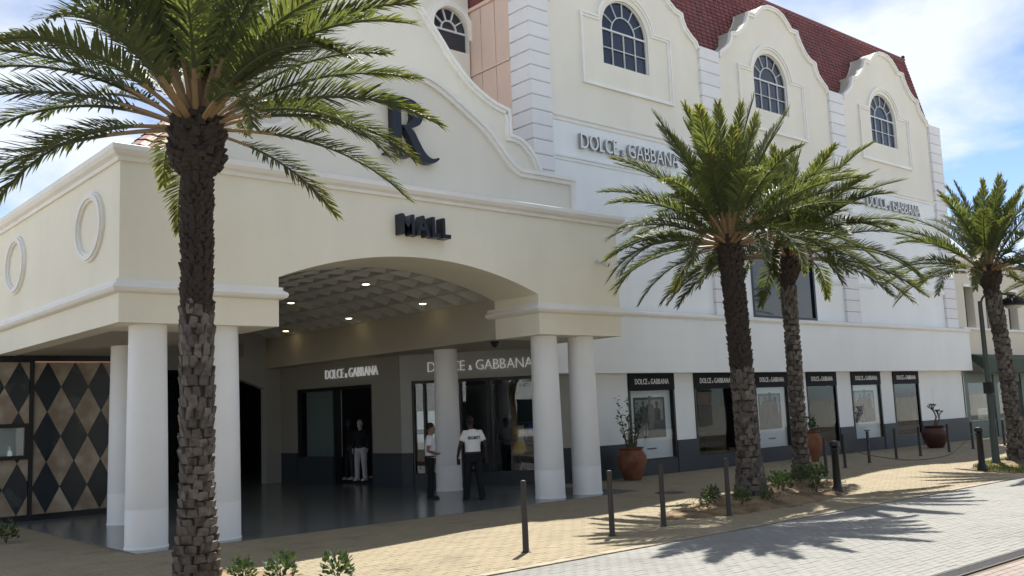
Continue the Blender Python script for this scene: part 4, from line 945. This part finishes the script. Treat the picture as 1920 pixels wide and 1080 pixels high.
palm2 = palm(P2, 0.16, 4.98, r2, 3.4, 2.4, (-0.10, 0.05), 23, 'date palm with stout flaring trunk in the planting bed, nearer of the twin palms', nf=66, per=9, emin=4, fscale=.98, lowfrac=.95, extra=[(-6, R(145), .85), (-10, R(125), .7)])
palm3 = palm(P3, 0.14, 5.25, r3, 3.6, 4.3, (0.1, 0.05), 37, 'slimmer date palm behind its twin in the planting bed', nf=64, per=7, emin=4, fscale=1.06, lowfrac=.95, extra=[(-2, R(-41), 1.1), (2, R(-25), 1.12)])
palm4 = palm(P4, 0.10, 5.15, r4, 3.6, 4.4, (-0.22, 0.2), 41, 'date palm on the grass by the street lamp near the right edge', nf=56, per=8, emin=4, fscale=.93, lowfrac=.95)
palm5 = copy_tree(palm4, (34.6, 11.2, .08), 1.3, 'far date palm at the right edge showing only its frond tips')

# ------------------------------------------------------------------ shrubs
def leaf_cluster(seed, n, r, h, lw, ll):
    q = random.Random(seed); mb = MB()
    for i in range(n):
        a = q.uniform(0, 2 * PI); el = q.uniform(.05, 1); d = Vector((math.cos(a) * math.sqrt(1 - el * el * .8), math.sin(a) * math.sqrt(1 - el * el * .8), el)); rad = q.uniform(.35, 1) ** .6
        c = Vector((d.x * r * rad, d.y * r * rad, .04 + d.z * h * rad)); u = (d + Vector((q.uniform(-.6, .6), q.uniform(-.6, .6), q.uniform(-.1, .7)))).normalized(); s = u.cross(Vector((q.uniform(-1, 1), q.uniform(-1, 1), 1))).normalized(); nn = u.cross(s) * .15
        L = ll * q.uniform(.7, 1.2); w = lw * q.uniform(.8, 1.1); mb.tint = q.random()
        m_ = c + u * L * .5; t_ = c + u * L
        mb.face([c, m_ + s * w + nn * w, t_, m_ ]); mb.face([c, m_, t_, m_ - s * w + nn * w])
    return mb.mesh('foliage')
FOL = [leaf_cluster(i, 170, .19, .34, .026, .08) for i in range(4)]
for f_ in FOL: f_.materials.append(M['leaf2'])
SH = [(5.2, 11.0, .07, 'small leafy shrub at the bottom edge right beside the near palm trunk', .8), (5.5, 10.6, .07, 'small leafy shrub at the bottom edge, middle of three right of the near palm', .95), (5.95, 10.1, .07, 'small leafy shrub at the bottom edge farthest right of the near palm', .95),
      (14.25, 11.2, .1, 'small leafy shrub at the left tip of the planting bed', .75), (15.05, 11.7, .14, 'small leafy shrub behind the bollard in the planting bed', .7), (14.8, 10.85, .12, 'small leafy shrub right behind the bollard before the stout palm', .75), (15.45, 10.75, .12, 'low leafy shrub at the foot of the stout palm trunk', .6),
      (17.0, 11.45, .15, 'leafy shrub right of the stout palm trunk', 1.0), (17.35, 11.8, .15, 'leafy shrub between the twin palm trunks', 1.0), (17.4, 10.95, .12, 'small leafy shrub in the middle front of the planting bed', .7), (18.75, 11.75, .14, 'tall leafy shrub beside the iron bollard on the planting bed', 1.15), (18.95, 12.3, .14, 'leafy shrub at the foot of the slimmer palm', .95),
      (4.62, 19.15, .0, 'dark low plant cut by the left edge in front of the diamond wall', 1.0)]
for i, (x, y, z, lb, s) in enumerate(SH):
    t = thing('shrub', lb, 'shrub', (x, y, z), 'low shrubs in the beds', rnd.uniform(0, 6)); o = link('foliage', FOL[i % 4], None, t); o.scale = (s, s, s)
    smb = MB()
    for k in range(5):
        a = k * 1.25; smb.tube([(0, 0, -.02), (.04 * math.cos(a), .04 * math.sin(a), .12 * s), (.13 * s * math.cos(a), .13 * s * math.sin(a), .27 * s)], [.008, .006, .003], 5)
    link('stem', smb.mesh('stem'), M['stem'], t)

# ------------------------------------------------------------------ pots and plants
def pot_profile(h, r): return [(r * .52, 0), (r * .62, h * .06), (r * .86, h * .35), (r, h * .58), (r * .97, h * .74), (r * .76, h * .90), (r * .70, h * .93), (r * .80, h * .955), (r * .84, h), (r * .70, h), (r * .66, h * .93)]
t = thing('potted_cactus', 'large terracotta jar with upright green cactus leaves beside the first poster window', 'potted plant', (19.5, 17.75, 0))
part(MB().lathe(pot_profile(.86, .40), (19.5, 17.75, 0), 30), 'pot', M['terracotta'], t, True); part(MB().lathe([(.27, .78), (.27, .80), (.02, .82)], (19.5, 17.75, 0), 18), 'soil', M['soil'], t)
q = random.Random(5)
for k in range(7):
    a = k * .9; bx, by = 19.5 + .10 * math.cos(a), 17.75 + .10 * math.sin(a); hh = q.uniform(.45, .95); tx, ty = bx + .16 * math.cos(a), by + .16 * math.sin(a)
    part(MB().tube([(bx, by, .78), ((bx + tx) / 2, (by + ty) / 2, .8 + hh * .5), (tx, ty, .8 + hh)], [.018, .014, .006], 6), 'stem', M['stem'], t)
    mb = MB()
    for j in range(26):
        s = (j + 1.5) / 17; c = Vector((bx + (tx - bx) * s, by + (ty - by) * s, .8 + hh * s)); an = q.uniform(0, 6.28); u = Vector((math.cos(an), math.sin(an), q.uniform(.2, .9))).normalized(); w = u.cross(Vector((0, 0, 1))).normalized() * .04; l = q.uniform(.10, .18); mb.tint = q.random()
        mb.face([c, c + u * l * .5 + w, c + u * l]); mb.face([c, c + u * l, c + u * l * .5 - w])
    part(mb, 'leaves', M['leaf2'], t)
t = thing('clay_jar', 'brown clay jar half hidden behind the slimmer palm trunk', 'potted plant', (27.2, 17.2, 0))
part(MB().lathe(pot_profile(.95, .38), (27.2, 17.2, 0), 26), 'pot', M['terracotta'], t, True)
o = link('foliage', FOL[1], None, t); o.location = (0, 0, .88); o.scale = (1.3, 1.3, 1.3)
t = thing('potted_plumeria', 'dark round jar with bare branching plant near the far shop windows', 'potted plant', (34.9, 16.9, 0))
part(MB().lathe(pot_profile(.80, .46), (34.9, 16.9, 0), 26), 'pot', M['darkpot'], t, True); part(MB().lathe([(.30, .72), (.30, .74), (.02, .75)], (34.9, 16.9, 0), 18), 'soil', M['soil'], t)
def branch(p, d, l, r_, lev):
    p = Vector(p); d = Vector(d).normalized(); e = p + d * l; part(MB().tube([p, p.lerp(e, .5) + Vector((0, 0, .015)), e], [r_, r_ * .9, r_ * .8], 7), 'branch', M['stem'], t, True)
    if lev == 0:
        mb = MB()
        for k in range(9):
            an = k * .7 + q.random(); u = Vector((math.cos(an), math.sin(an), q.uniform(.1, .7))).normalized(); w = u.cross(Vector((0, 0, 1))).normalized() * .03; L = q.uniform(.08, .15); mb.tint = q.random()
            mb.face([e, e + u * L * .55 + w, e + u * L]); mb.face([e, e + u * L, e + u * L * .55 - w])
        part(mb, 'leaf_tuft', M['leaf3'], t); return
    for k in range(2 if lev > 1 else 3):
        an = q.uniform(0, 6.28); nd = (d + Vector((math.cos(an), math.sin(an), q.uniform(-.1, .5))) * .75); branch(e, nd, l * q.uniform(.55, .75), r_ * .75, lev - 1)
branch((34.9, 16.9, .72), (.25, -.15, 1), .42, .035, 2); branch((34.95, 16.9, .72), (.6, -.35, 1), .36, .03, 2)

# ------------------------------------------------------------------ bollards, chain, lamp
def bollard(x, y, label, h=.98, r=.05, grp='slim metal bollards'):
    t = thing('bollard', label, 'bollard', (x, y, 0), grp)
    part(MB().lathe([(r * 1.15, 0), (r * 1.15, .02), (r, .03), (r * .93, h - .05), (r * .93, h)], (x, y, 0), 18), 'post', M['bollard'], t, True)
    part(MB().lathe([(r * .80, h), (r * .80, h + .008), (r * .3, h + .014)], (x, y, 0), 18), 'cap', M['steel'], t, True)
    part(MB().lathe([(r * 1.7, 0), (r * 1.7, .006), (r * 1.2, .010)], (x, y, 0), 18), 'base_plate', M['steel'], t)
for x, y, lb in ((9.08, 10.33, 'slim bronze bollard in the sun nearest the viewer'), (11.0, 10.5, 'slim bronze bollard second from the viewer on the sunlit pavement edge'), (12.3, 10.58, 'slim bronze bollard third from the viewer, left of the planting bed'), (14.0, 10.55, 'slim bronze bollard standing right in front of the stout palm bed')): bollard(x, y, lb, .97, .044)
FB = [(23.2, 14.25), (25.0, 14.75), (26.95, 15.1), (28.85, 15.25), (30.3, 15.2), (32.5, 15.3), (34.3, 15.3), (36.4, 15.1)]
FL = ['slim bollard in the shade just left of the first iron bollard', 'slim bollard in the shade just right of the first iron bollard', 'slim bollard in front of the far poster window', 'slim bollard between the far poster and the last dark window', 'slim bollard in front of the last dark shop window', 'slim bollard right in front of the bare potted plant', 'slim bollard at the right end of the white wall', 'slim bollard right behind the street lamp']
for (x, y), lb in zip(FB, FL): bollard(x, y, lb, .92, .044, 'slim shaded bollards')
def ironb(x, y, label):
    t = thing('iron_bollard', label, 'bollard', (x, y, 0), 'cast iron bollards')
    part(MB().lathe([(.125, 0), (.125, .05), (.115, .07), (.11, .13), (.085, .16), (.08, .2), (.072, .86), (.085, .88), (.085, .92), (.065, .94)], (x, y, 0), 22), 'shaft', M['iron'], t, True)
    part(MB().lathe([(.06, .941), (.105, .97), (.11, 1.01), (.085, 1.06), (.03, 1.08)], (x, y, 0), 22), 'cap', M['iron'], t, True)
ironb(18.2, 10.95, 'black cast iron bollard with rounded cap at the end of the planting bed'); ironb(24.95, 10.95, 'black cast iron bollard at the tip of the grass bed near the lamp')
t = thing('rope_barrier', 'thin dark rope hanging low between the far slim bollards', 'rope', (29, 15.1, 0))
pts = [(25.0, 14.7, .55), (26.0, 14.5, .28), (27.5, 14.2, .06), (29.0, 14.15, .02), (30.5, 14.4, .03), (32.0, 14.8, .12), (33.3, 15.1, .3), (34.3, 15.27, .55)]
part(MB().tube(smoothpath(pts, 6), .011, 6), 'rope', M['rope'], t, True); part(MB().lathe([(.06, .52), (.062, .55), (.06, .58)], (25.0, 14.75, 0), 12), 'ring', M['steel'], t)
lx, ly_ = 26.6, 11.3
t = thing('street_lamp', 'grey green street lamp with mushroom head beside the far palm', 'street lamp', (lx, ly_, 0))
part(MB().lathe([(.13, 0), (.13, .06), (.10, .1), (.095, 1.0), (.075, 1.05), (.065, 2.9), (.055, 4.3), (.05, 4.35)], (lx, ly_, .03), 18), 'pole', M['lampgreen'], t, True)
part(MB().box(lx - .1, lx + .1, ly_ - .1, ly_ + .1, 1.9, 2.2), 'sensor_box', M['iron'], t)
ex, ey = lx + .70, ly_ - .58
part(MB().tube(smoothpath([(lx, ly_, 4.2), (lx + .1, ly_ - .06, 4.5), (lx + .4, ly_ - .24, 4.6), (ex, ey, 4.5)], 5), .03, 8), 'arm', M['lampgreen'], t, True)
part(MB().lathe([(.05, 4.52), (.12, 4.48), (.30, 4.40), (.38, 4.27), (.36, 4.23), (.1, 4.21)], (ex, ey, 0), 24), 'lamp_head', M['iron'], t, True)
part(MB().ball((ex, ey, 4.215), (.22, .22, .08), 16, 6), 'lens', M['niche'], t, True)

# ------------------------------------------------------------------ people and mannequins
def remesh(mb, vox, name, m, parent, smooth_it=4):
    ob = bpy.data.objects.new('tmp', mb.mesh('tmp')); C.objects.link(ob)
    md = ob.modifiers.new('r', 'REMESH'); md.mode = 'VOXEL'; md.voxel_size = vox; md.use_smooth_shade = True
    sm = ob.modifiers.new('s', 'SMOOTH'); sm.iterations = smooth_it; sm.factor = .5
    me = real(ob); me.name = name; me.materials.clear(); me.materials.append(m)
    a = me.attributes.get('tint')
    o = bpy.data.objects.new(name, me); C.objects.link(o); o.parent = parent; me.polygons.foreach_set('use_smooth', [True] * len(me.polygons)); return o
def human(name, label, cat, loc, rz, J, skin, shirtm, legm, H=1.0, hair=True, shirt=True, text=None, sleeves=.62, shoes=True, shoem=None, group=None):
    """faces local +Y; J gives elbow and wrist positions per side"""
    t = thing(name, label, cat, (loc[0], loc[1], loc[2]), group, rz); t.scale = (H, H, H)
    hd = J.get('head', (0, .03, 1.645)); hx, hy, hz = hd; b = MB()
    b.ball((hx, hy, hz + .02), (.076, .095, .115), 16, 12); b.ball((hx, hy + .035, hz - .06), (.058, .062, .065), 12, 8)
    b.tube([(hx, hy + .085, hz + .01), (hx, hy + .112, hz - .025), (hx, hy + .09, hz - .035)], [.010, .015, .010], 6)
    for s in (-1, 1): b.ball((hx + s * .078, hy - .005, hz - .005), (.010, .022, .032), 8, 6)
    b.tube([(0, 0, 1.40), (hx * .6, hy * .6, 1.50), (hx, hy, hz - .06)], [.066, .056, .056], 12)
    b.tube([(0, 0, .92), (0, .005, 1.1), (0, .01, 1.28), (0, 0, 1.41)], [(.13, .10), (.115, .09), (.14, .105), (.10, .07)], 14)
    lg = J.get('legs', {-1: [(-.095, 0, .92), (-.115, .02, .50), (-.13, -.01, .09)], 1: [(.095, 0, .92), (.115, .02, .50), (.13, -.01, .09)]})
    for s in (-1, 1):
        sh = Vector((s * .175, -.005, 1.41)); el = Vector(J[s][0]); wr = Vector(J[s][1]); d = (wr - el).normalized()
        b.tube([(s * .09, 0, 1.41), sh, sh.lerp(el, .5), el, el.lerp(wr, .4), wr], [.05, .052, .044, .037, .037, .026], 10)
        # hand: palm, four fingers and thumb
        pd = Vector(J[s][2] if len(J[s]) > 2 else (d.x, d.y, d.z)).normalized(); ac = Vector((0, 1, 0)); ac = (ac - pd * ac.dot(pd)).normalized(); nn = pd.cross(ac) * (-s)
        pc = wr + pd * .05; b.tube([wr, wr + pd * .03, wr + pd * .085], [(.022, .022), (.018, .036), (.016, .038)], 8)
        for k in range(4):
            o_ = ac * (.027 - .018 * k); ln = (.062, .07, .065, .05)[k]
            b.tube([wr + pd * .075 + o_, wr + pd * (.085 + ln * .45) + o_ + nn * .008, wr + pd * (.085 + ln * .75) + o_ + nn * .032], [.0085, .0085, .007], 6)
        b.tube([wr + pd * .025 + ac * .02, wr + pd * .06 + ac * .052, wr + pd * .088 + ac * .052 + nn * .014], [.012, .010, .008], 6)
        L = [Vector(p) for p in lg[s]]; b.tube([L[0], L[0].lerp(L[1], .5), L[1], L[1].lerp(L[2], .35), L[2]], [.085, .072, .052, .052, .036], 10); b.tube([L[2] + Vector((0, -.04, -.05)), L[2] + Vector((0, .06, -.055)), L[2] + Vector((0, .15, -.07))], [(.03, .036), (.03, .04), (.015, .03)], 8)
    remesh(b, .0085, 'body', skin, t, 2)
    if shirt:
        c = MB(); c.tube([(0, 0, .90), (0, .004, 1.0), (0, .010, 1.12), (0, .012, 1.26), (0, .004, 1.38), (0, -.002, 1.45)], [(.168, .120), (.172, .125), (.168, .125), (.188, .128), (.185, .105), (.085, .068)], 22)
        for s in (-1, 1):
            sh = Vector((s * .165, -.005, 1.405)); el = Vector(J[s][0]); en = sh.lerp(el, sleeves); wr = Vector(J[s][1])
            if sleeves <= 1: c.tube([(s * .08, 0, 1.40), sh, sh.lerp(en, .5), en], [.068, .074, .070, .072], 12)
            else: c.tube([(s * .08, 0, 1.40), sh, el, el.lerp(wr, .9)], [.068, .07, .056, .046], 12)
        c.lathe([(.058, 1.43), (.074, 1.44), (.070, 1.485), (.058, 1.485)], (0, 0, 0), 16)
        remesh(c, .014, 'shirt', shirtm, t, 3)
    c = MB(); c.tube([(0, 0, .80), (0, 0, .90), (0, .0, 1.0)], [(.178, .125), (.176, .126), (.168, .120)], 20)
    for s in (-1, 1):
        L = [Vector(p) for p in lg[s]]; c.tube([L[0] + Vector((-s * .01, 0, .02)), L[0].lerp(L[1], .5), L[1], L[1].lerp(L[2], .5), L[2] + Vector((0, .005, -.045))], [.105, .094, .080, .074, .074], 14)
    remesh(c, .014, 'trousers', legm, t, 3)
    part_l = MB().tube([(0, 0, .975), (0, 0, 1.012)], [(.178, .130), (.176, .128)], 20); link('belt', part_l.mesh('belt'), M['shoe'], t)
    if shoes:
        for s in (-1, 1):
            L = Vector(lg[s][2]); c = MB().tube([(L.x, L.y - .075, L.z - .045), (L.x, L.y - .02, L.z - .03), (L.x, L.y + .08, L.z - .045), (L.x, L.y + .19, L.z - .062)], [(.038, .036), (.052, .044), (.042, .05), (.024, .038)], 12); c.box(L.x - .045, L.x + .045, L.y - .10, L.y + .20, L.z - .09, L.z - .07)
            remesh(c, .010, 'shoe', shoem or M['shoe'], t, 2)
    if hair:
        c = MB(); c.ball((hx, hy - .014, hz + .045), (.083, .098, .102), 16, 10); me = c
        ob = remesh(c, .012, 'hair', M['hair'], t, 1)
        for s in (-1, 1): link('eye', MB().ball((hx + s * .03, hy + .088, hz + .012), .010, 8, 6).mesh('eye'), M['hair'], t)
        link('mouth', MB().tube([(hx - .022, hy + .089, hz - .06), (hx, hy + .096, hz - .061), (hx + .022, hy + .089, hz - .06)], [.003, .006, .003], 6).mesh('mouth'), M['red'], t)
    if text:
        # lettering() stands letters up z and pushes depth along n; rebuild with n = -Y
        L = lettering(text, (-.135, 0, 1.275), (1, 0, 0), (0, -1, 0), .27, .062, .010, .02); a = joined(L)
        a.v = [(x, y + .008 - .131 * math.sqrt(max(0, 1 - (x / .205) ** 2)), z) for x, y, z in a.v]; link('lettering', a.mesh('lettering'), M['navy'], t)
    return t
# left guard in profile, hands held at the belt
g1 = human('person', 'guard in white polo shirt and black trousers standing in profile left of the round column', 'person', (13.45, 18.55, .006), R(-122), {-1: [(-.26, -.06, 1.13), (-.12, .17, 1.05), (.8, .35, -.1)], 1: [(.26, -.06, 1.13), (.12, .17, 1.04), (-.8, .35, -.1)], 'head': (0, .04, 1.635)}, M['skin_a'], M['shirt'], M['trousers'], .985)
g2 = human('person', 'guard seen from behind in white shirt lettered SECURITY, arms at his sides', 'person', (13.78, 17.35, .006), R(-20), {-1: [(-.285, .02, 1.14), (-.30, .14, .90), (.0, .25, -1)], 1: [(.27, -.03, 1.13), (.29, .04, .87), (0, .1, -1)], 'head': (-.035, .06, 1.62), 'legs': {-1: [(-.095, 0, .92), (-.13, .03, .50), (-.15, .06, .09)], 1: [(.095, 0, .92), (.12, -.02, .50), (.15, -.10, .09)]}}, M['skin_b'], M['shirt'], M['trousers'], 1.06, text='SECURITY')
rad_ = thing('hand_radio', 'black hand radio held in the left hand of the SECURITY guard', 'radio', (13.45, 17.47, .84)); part(MB().box(13.42, 13.48, 17.44, 17.49, .80, .93), 'body', M['black'], rad_); part(MB().tube([(13.435, 17.465, .93), (13.435, 17.465, 1.02)], .007, 6), 'aerial', M['black'], rad_)
arms = {-1: [(-.25, -.03, 1.14), (-.24, .04, .90)], 1: [(.25, -.03, 1.14), (.24, .04, .90)]}
def inward(A, B, s, d):
    A = Vector(A); B = Vector(B); u = (B - A).normalized(); n = Vector((u.y, -u.x)); n = n if n.dot(-A) > 0 else -n; p = A + u * s - n * d; return p
p = inward(Lf, P, 3.55, .45)
human('mannequin', 'mannequin in black jacket and pale patterned trousers in the dark shop doorway', 'mannequin', (p.x, p.y, .10), R(120), arms, M['manqw'], M['trousers'], M['checker'], 1.0, hair=False, sleeves=1.5, shoem=M['camwhite'])
p = inward(Lf, P, 2.75, .6)
human('mannequin', 'mannequin in long black coat and grey trousers beside the patterned one', 'mannequin', (p.x, p.y, .10), R(110), arms, M['manq'], M['trousers'], M['darkroom'], 1.02, hair=False, sleeves=1.5, shoem=M['camwhite'])
p = inward(P, Q, 2.85, .5)
human('mannequin', 'dark suited mannequin behind the corner window glass left of the yellow outfit', 'mannequin', (p.x, p.y, .06), R(150), arms, M['manq'], M['manq'], M['trousers'], 1.02, hair=False, sleeves=1.5)
# yellow outfit on a bust form
p = inward(P, Q, 3.25, .36); X, Y = p.x, p.y
t = thing('bust_form', 'yellow printed top and shorts on a bust form in the corner window', 'mannequin', (X, Y, .36))
part(MB().tube([(X, Y, .80), (X, Y, 1.0), (X, Y, 1.16), (X, Y, 1.35), (X, Y, 1.5), (X, Y, 1.55)], [(.11, .15), (.12, .17), (.09, .125), (.10, .155), (.08, .14), (.05, .05)], 18), 'torso', M['manqw'], t, True)
c_ = MB().tube([(X, Y, .85), (X, Y, 1.0), (X, Y, 1.13)], [(.155, .21), (.14, .19), (.105, .14)], 18); part(c_, 'shorts', M['yellow'], t, True)
part(MB().tube([(X, Y, 1.28), (X, Y, 1.36), (X, Y, 1.43)], [(.108, .163), (.118, .17), (.10, .155)], 18), 'top', M['yellow'], t, True)
for s in (-1, 1): part(MB().tube([(X + .09 * s, Y - .08 * s, 1.42), (X + .075 * s, Y - .07 * s, 1.56)], .012, 6), 'strap', M['yellow'], t)
part(MB().tube([(X, Y, .36), (X, Y, .84)], .02, 8), 'stand_pole', M['steel'], t); part(MB().lathe([(.16, .36), (.16, .38), (.03, .39)], (X, Y, 0), 18), 'stand_base', M['steel'], t)
p = inward(P, Q, 3.75, .6)
t = thing('clothes_rail', 'blue garments hanging on a rail at the right of the corner window', 'clothes rail', (p.x, p.y, 0))
part(MB().tube([(p.x - .5, p.y + .5, 1.62), (p.x + .35, p.y - .2, 1.62)], .015, 6), 'rail', M['steel'], t); part(MB().tube([(p.x - .5, p.y + .5, 0), (p.x - .5, p.y + .5, 1.62)], .015, 6), 'upright', M['steel'], t)
for k in range(4):
    gx, gy = p.x - .3 + k * .17, p.y + .35 - k * .14; part(MB().tube([(gx, gy, 1.58), (gx, gy, 1.45), (gx, gy, 1.15)], [(.02, .05), (.05, .16), (.06, .2)], 10), 'garment', M['blue'], t, True)
p = inward(P, Q, .95, .6)
t = thing('handbag_stand', 'dark red garment on a stand behind the narrow left pane of the corner window', 'display', (p.x, p.y, 0))
part(MB().tube([(p.x, p.y, .0), (p.x, p.y, .95)], .02, 8), 'pole', M['steel'], t); part(MB().tube([(p.x, p.y, .9), (p.x, p.y, 1.1), (p.x, p.y, 1.4), (p.x, p.y, 1.5)], [(.14, .2), (.15, .24), (.13, .26), (.05, .08)], 14), 'garment', M['red'], t, True)

# ------------------------------------------------------------------ the other side of the street (seen only in reflections, and lit by the sun)
ob_ = thing('opposite_building', 'pale two storey building across the street seen in the glass', 'building', (15, -17, 0))
part(MB().box(-25, 70, -21, -17, 0, 9.5), 'wall', M['opp'], ob_); part(MB().sweep([(70, -17), (-25, -17)], [(0, 9.3), (.3, 9.35), (.35, 9.6), (-.3, 9.6)]), 'cornice', M['trim'], ob_)
for k in range(14):
    x = -22 + k * 6.6
    w = part(MB().box(x, x + 4.2, -17.0, -16.96, .5, 3.0), 'shop_window', M['dglass'], ob_); w2 = part(MB().box(x + 1, x + 2.6, -17.0, -16.96, 4.6, 6.6), 'window', M['dglass'], ob_)
    part(MB().prism([(-16.95, 3.4), (-15.6, 3.0), (-15.6, 2.9), (-16.95, 3.25)], lambda a, b, d: (d, a, b), x - .2, x + 4.4), 'awning', M['green'], ob_)
for k, (x, y) in enumerate(((-3.5, -7.5), (7.5, -8.0), (19, -8.0), (30, -8))): copy_tree(palm3, (x, y, 0.0), k * 1.7, ['date palm across the street, leftmost in the reflections', 'date palm across the street, second in the reflections', 'date palm across the street, third in the reflections', 'date palm across the street, rightmost in the reflections'][k])

def broadleaf(name, label, loc, h, rc, seed):
    q = random.Random(seed); t = thing(name, label, 'tree', loc, 'broadleaf trees across the street')
    mb = MB().tube([(loc[0], loc[1], -.1), (loc[0] + .1, loc[1], h * .25), (loc[0], loc[1] + .1, h * .5)], [.24, .18, .13], 10)
    for k in range(7):
        a = k * .9; mb.tube([(loc[0], loc[1], h * (.35 + .02 * k)), (loc[0] + rc * .35 * math.cos(a), loc[1] + rc * .35 * math.sin(a), h * .58), (loc[0] + rc * .7 * math.cos(a), loc[1] + rc * .7 * math.sin(a), h * .75)], [.09, .06, .02], 6)
    part(mb, 'trunk', M['stem'], t, True); mb = MB()
    cl = [(q.uniform(-1, 1), q.uniform(-1, 1), q.uniform(-.8, 1)) for _ in range(26)]; cl = [c for c in cl if sum(v * v for v in c) < 1.3]
    for c in cl:
        for _ in range(150):
            p = Vector((loc[0] + (c[0] * .75 + q.gauss(0, .16)) * rc, loc[1] + (c[1] * .75 + q.gauss(0, .16)) * rc, h * .68 + (c[2] * .6 + q.gauss(0, .14)) * h * .30)); u = Vector((q.gauss(0, 1), q.gauss(0, 1), q.gauss(0, .6))).normalized(); w = u.cross(Vector((0, 0, 1)) + Vector((q.random(), 0, 0))).normalized() * .05; L = q.uniform(.12, .22); mb.tint = q.random()
            mb.face([p, p + u * L * .5 + w, p + u * L, p + u * L * .5 - w])
    part(mb, 'crown', M['leaf3'], t)
broadleaf('street_tree', 'dark broadleaf tree left of the viewer, seen in the corner glass', (-6.5, 9.5, 0), 7.0, 2.4, 3)
broadleaf('street_tree', 'second broadleaf tree farther left, seen in the corner glass', (-11.0, 4.5, 0), 7.5, 2.6, 8)
wb = thing('white_annex', 'long low white building down the street, seen in the corner glass', 'building', (-26, 6, 0))
part(MB().box(-30, -26, -10, 26, 0, 6.5), 'wall', M['white'], wb); part(MB().sweep([(-26, -10), (-26, 26)], [(0, 6.2), (.2, 6.25), (.25, 6.6), (-.3, 6.6)]), 'cornice', M['trim'], wb)
for k in range(6): part(MB().box(-26, -25.96, -8 + k * 5.6, -5 + k * 5.6, .6, 2.8), 'window', M['dglass'], wb)
